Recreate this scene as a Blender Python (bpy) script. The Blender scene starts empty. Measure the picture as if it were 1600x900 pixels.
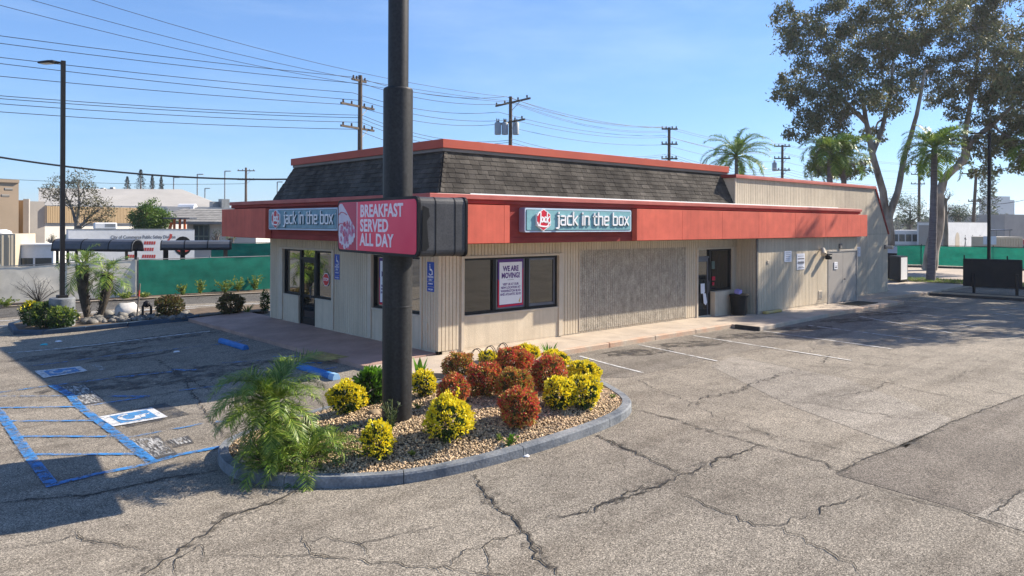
import bpy, bmesh, math, random
import numpy as np
from mathutils import Vector, Matrix, noise
random.seed(11); RNG = np.random.default_rng(11)
SC = bpy.context.scene; COL = SC.collection
rad = math.radians
# ------------------------------------------------------------------ camera, sky, sun, exposure
F, CX, CY, RHO = 1186., 800., 350., rad(.24)      # focal length and principal point on a 1600 px wide frame
CAM = (-11.5, -15.47, 3.3); FW = (.6709, .7415); RT = (.7415, -.6709)
cd = bpy.data.cameras.new('camera'); cam = bpy.data.objects.new('camera', cd); COL.objects.link(cam)
cd.sensor_width = 36; cd.lens = 36 * F / 1600; cd.shift_x = 0; cd.shift_y = -(450 - CY) / 1600
cd.clip_start = .1; cd.clip_end = 8000
fwd = Vector((FW[0], FW[1], 0)).normalized(); rt = Vector((RT[0], RT[1], 0)).normalized(); up = Vector((0, 0, 1))
cr, sr = math.cos(RHO), math.sin(RHO)
cx_ = rt * cr + up * sr; cy_ = up * cr - rt * sr
cam.matrix_world = Matrix(((cx_.x, cy_.x, -fwd.x, CAM[0]), (cx_.y, cy_.y, -fwd.y, CAM[1]), (cx_.z, cy_.z, -fwd.z, CAM[2]), (0, 0, 0, 1)))
SC.camera = cam
SUN_EL = rad(35); SUN_AZ = math.atan2(.944, -.33)
world = bpy.data.worlds.new('World'); SC.world = world; world.use_nodes = True
wn = world.node_tree.nodes; wl = world.node_tree.links
sky = wn.new('ShaderNodeTexSky'); sky.sky_type = 'NISHITA'; sky.sun_disc = False
sky.sun_elevation = SUN_EL; sky.sun_rotation = SUN_AZ; sky.altitude = 0; sky.air_density = 1.0; sky.dust_density = .1; sky.ozone_density = 4.0
stint = wn.new('ShaderNodeMix'); stint.data_type = 'RGBA'; stint.blend_type = 'MULTIPLY'; stint.inputs[0].default_value = 1; stint.inputs[7].default_value = (.63, .83, 1.13, 1)
sgm = wn.new('ShaderNodeGamma'); sgm.inputs[1].default_value = .78; wl.new(sky.outputs[0], sgm.inputs[0]); wl.new(sgm.outputs[0], stint.inputs[6]); stc = wn.new('ShaderNodeTexCoord'); smp = wn.new('ShaderNodeMapping'); smp.inputs['Scale'].default_value = (1.2, 2.6, 9); wl.new(stc.outputs['Generated'], smp.inputs[0])
scl = wn.new('ShaderNodeTexNoise'); scl.inputs['Scale'].default_value = 1.4; scl.inputs['Detail'].default_value = 7; scl.inputs['Roughness'].default_value = .6; wl.new(smp.outputs[0], scl.inputs['Vector'])
smr = wn.new('ShaderNodeMapRange'); smr.inputs['From Min'].default_value = .45; smr.inputs['From Max'].default_value = .8; smr.inputs['To Max'].default_value = .22; wl.new(scl.outputs['Fac'], smr.inputs[0])
scm = wn.new('ShaderNodeMix'); scm.data_type = 'RGBA'; scm.inputs[7].default_value = (4.0, 4.8, 5.6, 1); wl.new(smr.outputs[0], scm.inputs[0]); wl.new(stint.outputs[2], scm.inputs[6])
wl.new(scm.outputs[2], wn['Background'].inputs[0]); wn['Background'].inputs[1].default_value = .118
sl = bpy.data.lights.new('sun', 'SUN'); sl.energy = 5.0; sl.angle = rad(.5); sl.color = (1, .90, .765)
sun = bpy.data.objects.new('sun', sl); COL.objects.link(sun)
sdir = Vector((math.sin(SUN_AZ) * math.cos(SUN_EL), math.cos(SUN_AZ) * math.cos(SUN_EL), math.sin(SUN_EL)))
sun.rotation_euler = sdir.to_track_quat('Z', 'Y').to_euler(); sun.location = (20, -10, 30)
SC.view_settings.view_transform = 'Standard'; SC.view_settings.look = 'None'; SC.view_settings.gamma = 1
SC.view_settings.exposure = 1.04; HAZE = .00035
# ------------------------------------------------------------------ survey helpers: photo pixel -> metres
def gz(x, y=0):
    t = min(1, max(0, -x / 8.)); return -.1 - .42 * t * t * (3 - 2 * t)
def ray(px, py):
    a, b = px - CX, py - CY; c, s = math.cos(-RHO), math.sin(-RHO)
    a, b = (a * c - b * s) / F, (a * s + b * c) / F
    return (FW[0] + a * RT[0], FW[1] + a * RT[1], -b)
def at_d(px, py, d):
    r = ray(px, py); return Vector([CAM[i] + d * r[i] for i in range(3)])
def at_z(px, py, z):
    r = ray(px, py); t = (z - CAM[2]) / r[2]; return Vector([CAM[i] + t * r[i] for i in range(3)])
def at_y(px, py, y):
    r = ray(px, py); t = (y - CAM[1]) / r[1]; return Vector([CAM[i] + t * r[i] for i in range(3)])
def at_x(px, py, x):
    r = ray(px, py); t = (x - CAM[0]) / r[0]; return Vector([CAM[i] + t * r[i] for i in range(3)])
def G(px, py, dz=0, fn=gz):
    z = -.2
    for _ in range(30):
        p = at_z(px, py, z + dz); z = .5 * z + .5 * fn(p.x, p.y)
    return at_z(px, py, z + dz)
# ------------------------------------------------------------------ mesh helpers
WL = {}
def tag(o, label=None, cat=None, group=None, kind=None):
    if label: o['label'] = label
    if cat: o['category'] = cat
    if group: o['group'] = group
    if kind: o['kind'] = kind
    return o
def thing(name, label, cat, loc=(0, 0, 0), group=None, rz=0):
    o = bpy.data.objects.new(name, None); COL.objects.link(o); o.location = loc; o.rotation_euler[2] = rz
    o.empty_display_size = .3; WL[o] = Vector(loc); return tag(o, label, cat, group)
def struct_root(name, loc=(0, 0, 0)):
    o = bpy.data.objects.new(name, None); COL.objects.link(o); o.location = loc; WL[o] = Vector(loc); o['kind'] = 'structure'; return o
def link(name, me, mat, parent=None, root=None):
    o = bpy.data.objects.new(name, me); COL.objects.link(o)
    if mat and not me.materials: me.materials.append(mat)
    if parent: o.parent = parent; WL[o] = WL.get(parent, Vector())
    else: WL[o] = Vector()
    return o
class MB:
    def __init__(s): s.v = []; s.f = []
    def add(s, pts, faces):
        n = len(s.v); s.v += [tuple(p) for p in pts]; s.f += [tuple(i + n for i in f) for f in faces]; return s
    def poly(s, pts): return s.add(pts, [tuple(range(len(pts)))])
    def box(s, x0, x1, y0, y1, z0, z1):
        return s.add([(x0, y0, z0), (x1, y0, z0), (x1, y1, z0), (x0, y1, z0), (x0, y0, z1), (x1, y0, z1), (x1, y1, z1), (x0, y1, z1)],
                     [(0, 3, 2, 1), (4, 5, 6, 7), (0, 1, 5, 4), (1, 2, 6, 5), (2, 3, 7, 6), (3, 0, 4, 7)])
    def obox(s, o, a, b, c):
        o, a, b, c = map(Vector, (o, a, b, c))
        return s.add([o, o + a, o + a + b, o + b, o + c, o + a + c, o + a + b + c, o + b + c],
                     [(0, 3, 2, 1), (4, 5, 6, 7), (0, 1, 5, 4), (1, 2, 6, 5), (2, 3, 7, 6), (3, 0, 4, 7)])
    def extr(s, pts, vec):
        n = len(pts); v = Vector(vec); P = [Vector(p) for p in pts]
        return s.add(P + [p + v for p in P], [tuple(range(n))[::-1], tuple(range(n, 2 * n))] + [(i, (i + 1) % n, n + (i + 1) % n, n + i) for i in range(n)])
    def tube(s, pts, r, n=8, cap=True):
        P = [Vector(p) for p in pts]; R = r if isinstance(r, (list, tuple)) else [r] * len(P)
        ref = None; rings = []
        for i, p in enumerate(P):
            t = (P[min(i + 1, len(P) - 1)] - P[max(i - 1, 0)]).normalized()
            if ref is None: ref = t.orthogonal().normalized()
            ref = (ref - t * ref.dot(t)); ref = ref.normalized() if ref.length > 1e-6 else t.orthogonal().normalized()
            b = t.cross(ref)
            rings.append([p + (ref * math.cos(2 * math.pi * k / n) + b * math.sin(2 * math.pi * k / n)) * R[i] for k in range(n)])
        vs = [q for rg in rings for q in rg]; fs = []
        for i in range(len(P) - 1):
            for k in range(n): fs.append((i * n + k, i * n + (k + 1) % n, (i + 1) * n + (k + 1) % n, (i + 1) * n + k))
        if cap: fs += [tuple(range(n))[::-1], tuple(range((len(P) - 1) * n, len(P) * n))]
        return s.add(vs, fs)
    def lathe(s, c, prof, n=16):
        c = Vector(c); return s.tube([c + Vector((0, 0, z)) for r, z in prof], [r for r, z in prof], n) if False else s._lathe(c, prof, n)
    def _lathe(s, c, prof, n):
        vs = []; fs = []
        for r, z in prof: vs += [c + Vector((r * math.cos(2 * math.pi * k / n), r * math.sin(2 * math.pi * k / n), z)) for k in range(n)]
        for i in range(len(prof) - 1):
            for k in range(n): fs.append((i * n + k, i * n + (k + 1) % n, (i + 1) * n + (k + 1) % n, (i + 1) * n + k))
        fs += [tuple(range(n))[::-1], tuple(range((len(prof) - 1) * n, len(prof) * n))]
        return s.add(vs, fs)
    def build(s, name, mat, parent=None, smooth=False, bev=0, recalc=True, seg=1):
        off = WL.get(parent, Vector()) if parent else Vector()
        me = bpy.data.meshes.new(name)
        me.from_pydata([Vector(p) - off for p in s.v], [], s.f)
        if recalc or bev:
            bm = bmesh.new(); bm.from_mesh(me)
            if recalc: bmesh.ops.recalc_face_normals(bm, faces=bm.faces)
            if bev:
                bmesh.ops.bevel(bm, geom=bm.edges[:], offset=bev, segments=seg, affect='EDGES', profile=.5, clamp_overlap=True)
            bm.to_mesh(me); bm.free()
        if smooth:
            me.polygons.foreach_set('use_smooth', [True] * len(me.polygons))
            try: me.set_sharp_from_angle(angle=rad(40))
            except Exception: pass
        return link(name, me, mat, parent)
def fast(name, V, Fc, mat, parent=None, smooth=False):
    V = np.asarray(V, dtype=np.float32); Fc = np.asarray(Fc, dtype=np.int32)
    if parent is not None: V = V - np.array(WL.get(parent, Vector()), dtype=np.float32)
    me = bpy.data.meshes.new(name); k = Fc.shape[1]
    me.vertices.add(len(V)); me.vertices.foreach_set('co', V.ravel())
    me.loops.add(Fc.size); me.loops.foreach_set('vertex_index', Fc.ravel())
    me.polygons.add(len(Fc)); me.polygons.foreach_set('loop_start', np.arange(0, Fc.size, k, dtype=np.int32))
    try: me.polygons.foreach_set('loop_total', np.full(len(Fc), k, dtype=np.int32))
    except Exception: pass
    if smooth: me.polygons.foreach_set('use_smooth', np.ones(len(Fc), dtype=bool))
    me.update(calc_edges=True); me.validate()
    return link(name, me, mat, parent)
def text(body, size, origin, right, upv, mat, parent, bold=0, sx=1.0, depth=.002, align='CENTER', name='lettering', spacing=1.0):
    cu = bpy.data.curves.new('tmp', 'FONT'); cu.body = body; cu.size = size; cu.align_x = align; cu.align_y = 'CENTER'
    cu.extrude = depth; cu.offset = bold; cu.resolution_u = 3; cu.space_character = spacing
    ob = bpy.data.objects.new('tmp', cu); COL.objects.link(ob)
    dg = bpy.context.evaluated_depsgraph_get(); me = bpy.data.meshes.new_from_object(ob.evaluated_get(dg))
    bpy.data.objects.remove(ob); bpy.data.curves.remove(cu)
    r = Vector(right).normalized(); u = Vector(upv).normalized(); n = r.cross(u); o = Vector(origin) - WL.get(parent, Vector())
    M = Matrix(((r.x * sx, u.x, n.x, o.x), (r.y * sx, u.y, n.y, o.y), (r.z * sx, u.z, n.z, o.z), (0, 0, 0, 1)))
    me.transform(M); me.name = name; me.materials.clear()
    return link(name, me, mat, parent)
def strokes(polys, w, depth, origin, right, upv, sc):
    """lettering from pen strokes: each stroke a raised ribbon with round joints"""
    mb = MB(); r = Vector(right).normalized(); u = Vector(upv).normalized(); n = r.cross(u); o = Vector(origin); k = 0
    for pl in polys:
        for a, b in zip(pl[:-1], pl[1:]):
            A = Vector(a) * sc; B = Vector(b) * sc; t = (B - A).normalized(); q = Vector((-t.y, t.x)) * w / 2
            pts = [A - q, B - q, B + q, A + q]
            mb.extr([o + r * p.x + u * p.y for p in pts], n * (depth + k * .00015)); k = (k + 1) % 7
        for a in pl:
            A = Vector(a) * sc
            mb.extr([o + r * (A.x + w / 2 * math.cos(j * math.pi / 5)) + u * (A.y + w / 2 * math.sin(j * math.pi / 5)) for j in range(10)], n * (depth + .0012 + k * .00015)); k = (k + 1) % 7
    return mb
# ------------------------------------------------------------------ materials
def newmat(name):
    m = bpy.data.materials.new(name); m.use_nodes = True; nt = m.node_tree; return m, nt, nt.nodes['Principled BSDF'], nt.nodes, nt.links
def c4(c): return (c[0], c[1], c[2], 1)
def ramp(N, stops):
    r = N.new('ShaderNodeValToRGB'); e = r.color_ramp.elements
    while len(e) < len(stops): e.new(.5)
    for i, (p, c) in enumerate(stops): e[i].position = p; e[i].color = c4(c)
    return r
def pm(name, c1, c2=None, scale=3., rough=.7, bump=0., bscale=None, metal=0., island=0., spec=.28, fine=None, coat=0, aniso=None, transl=0, detail=5, streak=0):
    m, nt, P, N, L = newmat(name)
    P.inputs['Roughness'].default_value = rough; P.inputs['Metallic'].default_value = metal
    P.inputs['Specular IOR Level'].default_value = spec
    if coat: P.inputs['Coat Weight'].default_value = coat
    tc = N.new('ShaderNodeTexCoord'); mp = N.new('ShaderNodeMapping'); L.new(tc.outputs['Object'], mp.inputs[0])
    if aniso: mp.inputs['Scale'].default_value = aniso
    nz = N.new('ShaderNodeTexNoise'); nz.inputs['Scale'].default_value = scale; nz.inputs['Detail'].default_value = detail; nz.inputs['Roughness'].default_value = .62
    L.new(mp.outputs[0], nz.inputs['Vector'])
    c2 = c2 or tuple(x * .8 for x in c1)
    r = ramp(N, [(.32, c2), (.66, c1)]); L.new(nz.outputs['Fac'], r.inputs[0]); out = r.outputs[0]
    if fine:
        n2 = N.new('ShaderNodeTexNoise'); n2.inputs['Scale'].default_value = fine[0]; n2.inputs['Detail'].default_value = 3; L.new(tc.outputs['Object'], n2.inputs['Vector'])
        mr = N.new('ShaderNodeMapRange'); mr.inputs['From Min'].default_value = .3; mr.inputs['From Max'].default_value = .7
        mr.inputs['To Min'].default_value = 1 - fine[1]; mr.inputs['To Max'].default_value = 1 + fine[1]; L.new(n2.outputs['Fac'], mr.inputs[0])
        hs = N.new('ShaderNodeHueSaturation'); L.new(out, hs.inputs['Color']); L.new(mr.outputs[0], hs.inputs['Value']); out = hs.outputs[0]
    if island:
        g = N.new('ShaderNodeNewGeometry'); oi = N.new('ShaderNodeObjectInfo'); ad = N.new('ShaderNodeMath'); ad.operation = 'ADD'
        L.new(g.outputs['Random Per Island'], ad.inputs[0]); L.new(oi.outputs['Random'], ad.inputs[1])
        fr = N.new('ShaderNodeMath'); fr.operation = 'FRACT'; L.new(ad.outputs[0], fr.inputs[0])
        mr = N.new('ShaderNodeMapRange'); mr.inputs['To Min'].default_value = 1 - island; mr.inputs['To Max'].default_value = 1 + island; L.new(fr.outputs[0], mr.inputs[0])
        hs = N.new('ShaderNodeHueSaturation'); L.new(out, hs.inputs['Color']); L.new(mr.outputs[0], hs.inputs['Value']); out = hs.outputs[0]
    L.new(out, P.inputs['Base Color'])
    if streak:
        ms = N.new('ShaderNodeMapping'); ms.inputs['Scale'].default_value = (5, 5, .22); L.new(tc.outputs['Object'], ms.inputs[0]); n3 = N.new('ShaderNodeTexNoise'); n3.inputs['Scale'].default_value = 1.3; n3.inputs['Detail'].default_value = 6; L.new(ms.outputs[0], n3.inputs['Vector'])
        m3 = N.new('ShaderNodeMapRange'); m3.inputs['From Min'].default_value = .36; m3.inputs['From Max'].default_value = .56; m3.inputs['To Min'].default_value = 1 - streak; m3.inputs['To Max'].default_value = 1.03; L.new(n3.outputs['Fac'], m3.inputs[0])
        h3 = N.new('ShaderNodeHueSaturation'); L.new(out, h3.inputs['Color']); L.new(m3.outputs[0], h3.inputs['Value']); out = h3.outputs[0]; L.new(out, P.inputs['Base Color'])
    if bump:
        nb = N.new('ShaderNodeTexNoise'); nb.inputs['Scale'].default_value = bscale or scale * 6; nb.inputs['Detail'].default_value = 4; L.new(mp.outputs[0], nb.inputs['Vector'])
        b = N.new('ShaderNodeBump'); b.inputs['Strength'].default_value = bump; b.inputs['Distance'].default_value = .02
        L.new(nb.outputs['Fac'], b.inputs['Height']); L.new(b.outputs[0], P.inputs['Normal'])
    return m
def leafmat(name, cols, rough=.5, transl=.35, spec=.35):
    """leaf colours picked per leaf (each leaf its own mesh island), with light passing through"""
    m, nt, P, N, L = newmat(name)
    g = N.new('ShaderNodeNewGeometry'); n = len(cols)
    r = ramp(N, [(i / max(1, n - 1), c) for i, c in enumerate(cols)]); L.new(g.outputs['Random Per Island'], r.inputs[0])
    L.new(r.outputs[0], P.inputs['Base Color']); P.inputs['Roughness'].default_value = rough; P.inputs['Specular IOR Level'].default_value = spec
    tr = N.new('ShaderNodeBsdfTranslucent'); L.new(r.outputs[0], tr.inputs['Color']); mx = N.new('ShaderNodeMixShader'); mx.inputs[0].default_value = transl
    L.new(P.outputs[0], mx.inputs[1]); L.new(tr.outputs[0], mx.inputs[2]); L.new(mx.outputs[0], N['Material Output'].inputs[0])
    return m
def asphalt(name, dark=1.0, warm=(1.02, .96, .865), cracks=True):
    m, nt, P, N, L = newmat(name); g = N.new('ShaderNodeNewGeometry')
    def nz(s, d=4, r=.6):
        x = N.new('ShaderNodeTexNoise'); x.inputs['Scale'].default_value = s; x.inputs['Detail'].default_value = d; x.inputs['Roughness'].default_value = r; L.new(g.outputs['Position'], x.inputs['Vector']); return x
    agg = N.new('ShaderNodeTexVoronoi'); agg.inputs['Scale'].default_value = 85; L.new(g.outputs['Position'], agg.inputs['Vector'])
    sep = N.new('ShaderNodeSeparateColor'); L.new(agg.outputs['Color'], sep.inputs[0])
    r1 = ramp(N, [(0, (.07, .066, .06)), (.3, (.19, .178, .16)), (.72, (.28, .264, .238)), (1, (.54, .505, .455))]); L.new(sep.outputs[0], r1.inputs[0])
    big = nz(.22, 6, .65); r2 = ramp(N, [(.28, (.58, .565, .55)), (.42, (.84, .83, .82)), (.55, (1.0, .99, .975)), (.72, (1.14, 1.12, 1.09))]); L.new(big.outputs['Fac'], r2.inputs[0])
    mid = nz(2.3, 7, .7); r3 = ramp(N, [(.3, (.64, .63, .62)), (.46, (.96, .96, .96)), (.75, (1.12, 1.12, 1.12))]); L.new(mid.outputs['Fac'], r3.inputs[0])
    def mul(a, b):
        x = N.new('ShaderNodeMix'); x.data_type = 'RGBA'; x.blend_type = 'MULTIPLY'; x.inputs[0].default_value = 1; L.new(a, x.inputs[6])
        if isinstance(b, tuple): x.inputs[7].default_value = b
        else: L.new(b, x.inputs[7])
        return x.outputs[2]
    tm = N.new('ShaderNodeMapping'); tm.inputs['Scale'].default_value = (.16, 1.5, 1); tm.inputs['Rotation'].default_value = (0, 0, .12); L.new(g.outputs['Position'], tm.inputs[0])
    tn = N.new('ShaderNodeTexNoise'); tn.inputs['Scale'].default_value = 1.1; tn.inputs['Detail'].default_value = 6; L.new(tm.outputs[0], tn.inputs['Vector']); r4 = ramp(N, [(.34, (.80, .79, .78)), (.5, (1, 1, 1))]); L.new(tn.outputs['Fac'], r4.inputs[0])
    c = mul(mul(mul(r1.outputs[0], r2.outputs[0]), r3.outputs[0]), r4.outputs[0]); c = mul(c, c4(tuple(dark * w for w in warm)))
    if cracks:
        ds = nz(1.2, 5, .6); va = N.new('ShaderNodeVectorMath'); va.operation = 'MULTIPLY_ADD'; L.new(ds.outputs['Color'], va.inputs[0]); va.inputs[1].default_value = (.7, .7, 0); L.new(g.outputs['Position'], va.inputs[2])
        v = N.new('ShaderNodeTexVoronoi'); v.feature = 'DISTANCE_TO_EDGE'; v.inputs['Scale'].default_value = .8; L.new(va.outputs[0], v.inputs['Vector'])
        rc = ramp(N, [(.004, (1, 1, 1)), (.011, (0, 0, 0))]); L.new(v.outputs['Distance'], rc.inputs[0])
        mk = nz(.16, 3, .5); rm = ramp(N, [(.52, (0, 0, 0)), (.62, (.75, .75, .75))]); L.new(mk.outputs['Fac'], rm.inputs[0])
        fac = N.new('ShaderNodeMath'); fac.operation = 'MULTIPLY'; L.new(rc.outputs[0], fac.inputs[0]); L.new(rm.outputs[0], fac.inputs[1])
        x = N.new('ShaderNodeMix'); x.data_type = 'RGBA'; L.new(fac.outputs[0], x.inputs[0]); L.new(c, x.inputs[6]); x.inputs[7].default_value = (.03, .027, .025, 1); c = x.outputs[2]
    L.new(c, P.inputs['Base Color']); P.inputs['Roughness'].default_value = .9; P.inputs['Specular IOR Level'].default_value = .25
    b = N.new('ShaderNodeBump'); b.inputs['Strength'].default_value = .55; b.inputs['Distance'].default_value = .012
    L.new(sep.outputs[1], b.inputs['Height']); L.new(b.outputs[0], P.inputs['Normal'])
    return m
def worn(name, col, lo=.35, hi=.6, scale=6., rough=.7, aniso=(1, 1, 1), stripes=False):
    """paint or stain worn through to what lies beneath"""
    m, nt, P, N, L = newmat(name); g = N.new('ShaderNodeNewGeometry'); mp = N.new('ShaderNodeMapping'); mp.inputs['Scale'].default_value = aniso; L.new(g.outputs['Position'], mp.inputs[0])
    nz = N.new('ShaderNodeTexNoise'); nz.inputs['Scale'].default_value = scale; nz.inputs['Detail'].default_value = 7; nz.inputs['Roughness'].default_value = .7; L.new(mp.outputs[0], nz.inputs['Vector'])
    r = ramp(N, [(lo, (0, 0, 0)), (hi, (1, 1, 1))]); L.new(nz.outputs['Fac'], r.inputs[0])
    n2 = N.new('ShaderNodeTexNoise'); n2.inputs['Scale'].default_value = 30; L.new(g.outputs['Position'], n2.inputs['Vector'])
    rc = ramp(N, [(.3, tuple(.7 * x for x in col)), (.7, col)]); L.new(n2.outputs['Fac'], rc.inputs[0]); L.new(rc.outputs[0], P.inputs['Base Color'])
    P.inputs['Roughness'].default_value = rough; L.new(r.outputs[0], P.inputs['Alpha']); return m
M = {}
M['asphalt'] = asphalt('asphalt')
M['asphalt_dark'] = asphalt('asphalt patch', .74, (1, .93, .86), False)
M['asphalt_light'] = asphalt('asphalt bleached', 1.12, (1, .96, .9), False)
M['asphalt_mid'] = asphalt('asphalt by the stalls', .80, (1, .945, .87), False)
M['road'] = asphalt('road asphalt', .5, (1, 1, 1), False)
M['conc'] = pm('tan concrete', (.50, .42, .33), (.36, .30, .24), 1.1, .85, .25, 30, fine=(40, .12), detail=8)
M['pink'] = pm('pinkish concrete', (.46, .30, .235), (.30, .195, .155), .9, .8, .25, 30, fine=(40, .12), detail=8)
M['drive'] = pm('pale drive concrete', (.45, .38, .31), (.33, .28, .235), .5, .9, .2, 20, fine=(20, .1))
M['kerb'] = pm('kerb paint grey blue', (.25, .26, .265), (.085, .10, .12), 2.2, .8, .4, 25, fine=(30, .22), detail=9)
M['kerb_blue'] = pm('kerb paint dark blue', (.05, .085, .13), (.03, .05, .075), 2.5, .7, .3, 25)
M['kerb_red'] = pm('worn red kerb concrete', (.48, .30, .20), (.45, .38, .29), 1.6, .8, .4, 25, fine=(25, .15))
M['kerb_dark'] = pm('blackened kerb', (.06, .058, .056), (.03, .03, .03), 3, .8, .3, 25)
M['white_paint'] = worn('white line paint', (.66, .65, .62), .33, .55, 6)
M['blue_paint'] = worn('blue line paint', (.04, .225, .55), .37, .58, 7)
M['blue_faded'] = worn('faded blue line paint', (.06, .23, .50), .44, .62, 4)
M['white_sq'] = worn('white square paint', (.66, .66, .66), .33, .50, 8)
M['blue_sq'] = worn('blue square paint', (.06, .24, .50), .33, .52, 8)
M['black_sq'] = worn('black paint patch', (.06, .06, .062), .30, .62, 3)
M['scuffed'] = worn('scraped white lettering paint', (.55, .54, .51), .46, .62, 11, aniso=(2.8, .45, 1))
M['stain'] = worn('oil stain', (.035, .03, .027), .43, .68, 3.2)
M['crumble'] = worn('crumbled crack edge', (.075, .065, .052), .50, .74, 6.5)
M['tar'] = pm('tar in cracks', (.05, .045, .04), (.025, .023, .02), 8, .9)
M['siding'] = pm('beige painted siding', (.60, .51, .375), (.52, .435, .315), 1.4, .75, .1, 40, streak=.08, fine=(14, .05), aniso=(1, 1, .35))
M['siding_old'] = pm('weathered rough panel', (.45, .395, .31), (.27, .235, .185), 5, .9, .6, 30, fine=(38, .30), aniso=(1, 1, .6), detail=8)
M['plaster'] = pm('beige painted panel', (.60, .51, .38), (.53, .445, .325), 2.2, .8, .35, 45, streak=.08)
M['trim'] = pm('beige trim', (.58, .50, .385), (.51, .435, .33), 2, .7, .05)
M['greywall'] = pm('greyer beige wall', (.53, .46, .355), (.44, .38, .295), 1.2, .8, .1, 40, streak=.09, fine=(9, .05))
M['greydoor'] = pm('taupe steel door', (.36, .325, .285), (.31, .28, .245), 1.5, .5, .03)
M['fascia'] = pm('faded coral metal panel', (.62, .135, .088), (.52, .11, .075), .8, .6, .16, 1.2, fine=(3, .07), island=.05, streak=.06, spec=.12)
M['band'] = pm('dark red painted timber', (.33, .06, .05), (.21, .04, .035), 2.2, .8, .3, 12, spec=.12, aniso=(.4, .4, 2))
M['flash'] = pm('roof edge flashing, peeling', (.46, .13, .105), (.36, .085, .07), 1.5, .6, .25, 10)
M['cap'] = pm('brick red coping', (.42, .075, .04), (.36, .06, .035), .9, .55, .06, 3)
M['roofdeck'] = pm('pale roof felt', (.5, .47, .43), (.36, .34, .31), 2, .9, .2)
M['shingle'] = pm('grey brown asphalt shingle', (.10, .090, .078), (.040, .036, .032), 1.0, .95, .5, 120, island=.28, fine=(90, .3), detail=7, spec=.1)
M['under'] = pm('roof underlay', (.03, .028, .026), (.02, .02, .02), 3, .95)
M['greytrim'] = pm('weathered grey board', (.22, .21, .19), (.15, .14, .13), 4, .85, .4, aniso=(.3, .3, 3))
M['black_metal'] = pm('black painted steel', (.015, .015, .017), (.010, .010, .012), 2.5, .5, .08, 8, fine=(60, .25), spec=.15)
M['pole_paint'] = pm('dusty charcoal pole paint', (.032, .032, .032), (.016, .0165, .018), 1.6, .50, .06, 10, fine=(22, .35), aniso=(3, 3, .25), detail=7, streak=.3)
M['cabinet'] = pm('weathered grey cabinet metal', (.075, .075, .077), (.045, .045, .048), 2.2, .5, .1, 12, fine=(40, .2), detail=8)
M['frame'] = pm('black bronze frame', (.010, .010, .010), (.007, .007, .007), 3, .5, spec=.25)
M['silver'] = pm('grey aluminium frame', (.15, .155, .17), (.11, .115, .13), 3, .45, metal=.3)
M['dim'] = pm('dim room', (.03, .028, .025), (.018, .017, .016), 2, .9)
M['white'] = pm('white painted metal', (.74, .74, .73), (.66, .66, .65), 1.2, .5, fine=(6, .04))
M['paper'] = pm('white paper', (.78, .78, .80), (.74, .74, .76), 4, .8)
M['teal'] = pm('teal sign face', (.20, .40, .43), (.165, .345, .38), 1.2, .45, fine=(5, .06))
M['teal_mottled'] = pm('mottled dark teal sign face', (.21, .36, .41), (.14, .26, .33), 3.5, .5, fine=(9, .15), detail=8)  # darker, more uneven teal for the left sign
M['signrim'] = pm('pale sign rim', (.50, .60, .70), (.42, .52, .62), 2, .45)
M['signside'] = pm('blue grey sign side', (.25, .28, .42), (.2, .23, .36), 2, .5)
M['hexred'] = pm('sign red', (.55, .012, .035), (.48, .01, .03), 3, .4)
M['letter'] = pm('white sign letters', (.82, .82, .82), (.78, .78, .78), 3, .4)
M['lettershade'] = pm('letter shadow and groove', (.09, .16, .18), (.08, .14, .16), 3, .5)
M['pinkface'] = pm('bright pink sign face', (.82, .065, .13), (.74, .022, .085), 1.0, .4, detail=2, spec=.3)  # pink saturated in place of sunlight shining through the plastic
M['pinkdark'] = pm('dark pink sign face', (.46, .016, .075), (.40, .013, .065), 2, .4, spec=.3)
M['tortilla'] = pm('printed tortilla pale', (.62, .58, .66), (.50, .46, .56), 5, .5)
M['filling'] = pm('printed filling pink', (.60, .26, .40), (.28, .05, .14), 14, .5)
M['pinkwhite'] = pm('sign lettering', (.86, .74, .80), (.80, .68, .74), 3, .5)
M['purple'] = pm('poster purple', (.10, .035, .20), (.085, .03, .17), 3, .6)
M['posterred'] = pm('poster red', (.55, .01, .04), (.5, .01, .035), 3, .6)
M['bluesign'] = pm('blue sign', (.02, .075, .38), (.018, .065, .33), 3, .45)
M['stopred'] = pm('stop sticker red', (.6, .02, .02), (.55, .02, .02), 3, .5)
M['print'] = pm('grey print', (.2, .2, .22), (.15, .15, .16), 3, .8)
M['wheelstop'] = pm('blue painted wheel stop', (.03, .20, .52), (.02, .12, .36), 3, .6, .3, 25)
M['wheelstop_pale'] = pm('pale worn wheel stop end', (.30, .48, .66), (.2, .38, .6), 3, .6)
M['yellow_block'] = pm('worn yellow block', (.52, .38, .12), (.45, .36, .2), 4, .8, .3)
M['yellow_paint'] = worn('worn yellow paint', (.50, .40, .10), .22, .66, 4)
M['mat'] = pm('dark rubber mat', (.035, .037, .03), (.022, .024, .02), 8, .9, .5)
M['binplastic'] = pm('black bin plastic', (.006, .006, .007), (.004, .004, .005), 3, .5, spec=.25)
M['lilac'] = pm('lilac paper bag', (.42, .33, .62), (.36, .28, .56), 6, .7)
M['soil'] = pm('dry soil', (.17, .125, .085), (.09, .068, .048), 3, .95, .6, 30)
M['gravel'] = pm('tan gravel', (.60, .455, .29), (.40, .29, .175), 9, .85, island=.55)
M['rock'] = pm('grey river rock', (.21, .20, .18), (.10, .095, .088), 4, .8, .4, 14, island=.35)
M['boulder'] = pm('pale boulder', (.58, .56, .54), (.46, .45, .44), 2, .85, .6, 7)
M['grass'] = leafmat('grass blades', [(.10, .17, .025), (.17, .26, .04), (.25, .33, .06)])
M['bark'] = pm('grey tan bark', (.26, .225, .185), (.11, .095, .08), 3, .9, .6, 8, aniso=(1, 1, .3))
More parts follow.
